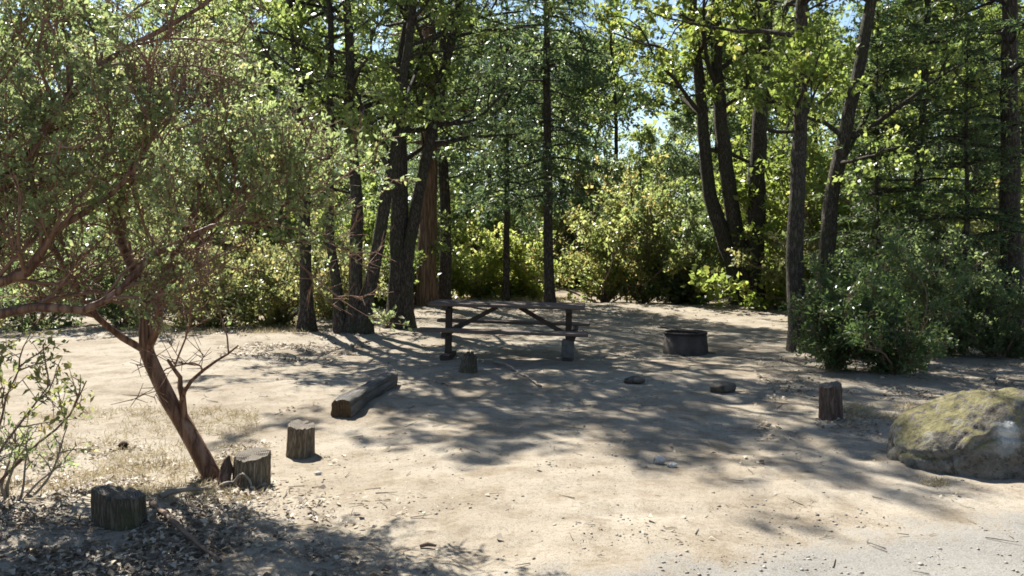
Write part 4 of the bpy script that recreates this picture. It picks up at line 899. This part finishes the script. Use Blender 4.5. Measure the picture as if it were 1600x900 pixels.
def grass():
    rng = np.random.default_rng(78); P = []
    def patch(n, px, py, s, th): P.append(scatter(n, px, py, rng, lambda x, y: vnoise(x * 2.5, y * 2.5, s) + 0.5 * vnoise(x * 9, y * 9, s + 1) > th + 0.55 * (rng.random(len(x)) - 0.4)))
    patch(3000, (60, 400), (640, 790), 21, 0.70); patch(2500, (-60, 420), (690, 800), 22, 0.75); patch(1500, (380, 480), (500, 525), 23, 0.6); patch(1800, (640, 880), (468, 476), 24, 0.4); patch(40, (1440, 1480), (748, 757), 25, 0.3); patch(900, (1320, 1430), (630, 668), 26, 0.6); patch(1200, (200, 480), (505, 530), 27, 0.6)
    P = np.concatenate(P); k = len(P); m = 5; P = np.repeat(P, m, 0) + rng.normal(0, 0.018, (k * m, 3)) * A(1, 1, 0); n = len(P)
    D = rng.normal(0, 0.75, (n, 3)) + A(0, 0, 0.45); D[:, 2] = np.abs(D[:, 2]); N = rng.normal(0, 1, (n, 3))
    L = rng.uniform(0.02, 0.07, n) * (1 + 0.07 * np.maximum(0, P[:, 1] - 7)); v, q = leaves(P, D, N, L, L * 0.06 + 0.0012, 0.05)
    o = obj('dry_grass', mesh_np('dry_grass', v, q, M['straw'], False, rng.random(n)))
    tag(o, 'short straw coloured dry grass in thin patches on the dirt', 'grass', kind='stuff')
grass()
def pebbles():
    rng = np.random.default_rng(79); cl = lambda x, y: vnoise(x * 2.1, y * 2.1, 41) + 0.6 * vnoise(x * 6, y * 6, 42) > 0.62 + 0.6 * rng.random(len(x))
    P = np.concatenate([scatter(5200, (-50, 1650), (680, 940), rng, cl), scatter(3200, (900, 1650), (790, 940), rng, cl), scatter(3500, (0, 1600), (520, 720), rng, cl)])
    n = len(P); r = 0.002 + 0.011 * rng.random(n) ** 7
    octa = np.array([[1, 0, 0], [0, 1, 0], [-1, 0, 0], [0, -1, 0], [0, 0, 1], [0, 0, -1]], float); tri = np.array([[0, 1, 4], [1, 2, 4], [2, 3, 4], [3, 0, 4], [1, 0, 5], [2, 1, 5], [3, 2, 5], [0, 3, 5]])
    v = octa[None] * (rng.uniform(0.6, 1.3, (n, 6, 1))) * r[:, None, None] * A(1.2, 1.2, 0.7); az = rng.uniform(0, 6.28, n); c, s = np.cos(az), np.sin(az)
    x = v[..., 0] * c[:, None] - v[..., 1] * s[:, None]; y = v[..., 0] * s[:, None] + v[..., 1] * c[:, None]; v = np.stack([x, y, v[..., 2]], -1) + P[:, None] + A(0, 0, 0.002)
    q = (tri[None] + np.arange(n)[:, None, None] * 6).reshape(-1, 3)
    o = obj('pebbles', mesh_np('pebbles', v.reshape(-1, 3), q, M['pebble'], False, np.repeat(rng.random(n), 8)))
    tag(o, 'small pebbles and grit scattered over the dusty ground', 'pebbles', kind='stuff')
pebbles()

def twig_litter():
    rng = np.random.default_rng(81); P = np.concatenate([scatter(900, (-100, 640), (760, 940), rng, lambda x, y: x + 0.55 * (y - 4.2) < -0.5 + rng.normal(0, 0.4, len(x))), scatter(420, (300, 1600), (560, 900), rng), scatter(700, (300, 1500), (470, 640), rng)])
    n = len(P); az = rng.uniform(0, 6.28, n); L = (0.02 + 0.13 * rng.random(n) ** 2.2) * (1 + 0.05 * np.maximum(0, P[:, 1] - 6)); D = np.stack([np.cos(az), np.sin(az), 0 * az], 1) * L[:, None] / 2
    a, c = P - D, P + D; a[:, 2] = gh(a[:, 0], a[:, 1]) + 0.006; c[:, 2] = gh(c[:, 0], c[:, 1]) + rng.uniform(0.004, 0.02, n)
    b = Buf(); twigs(b, a, c, 0.0015 + 0.022 * L, 0.001 + 0.010 * L); o = obj('twig_litter', b.mesh('twig_litter', M['twig_grey']))
    tag(o, 'small dry twigs scattered over the ground and the litter', 'twigs', kind='stuff')
twig_litter()
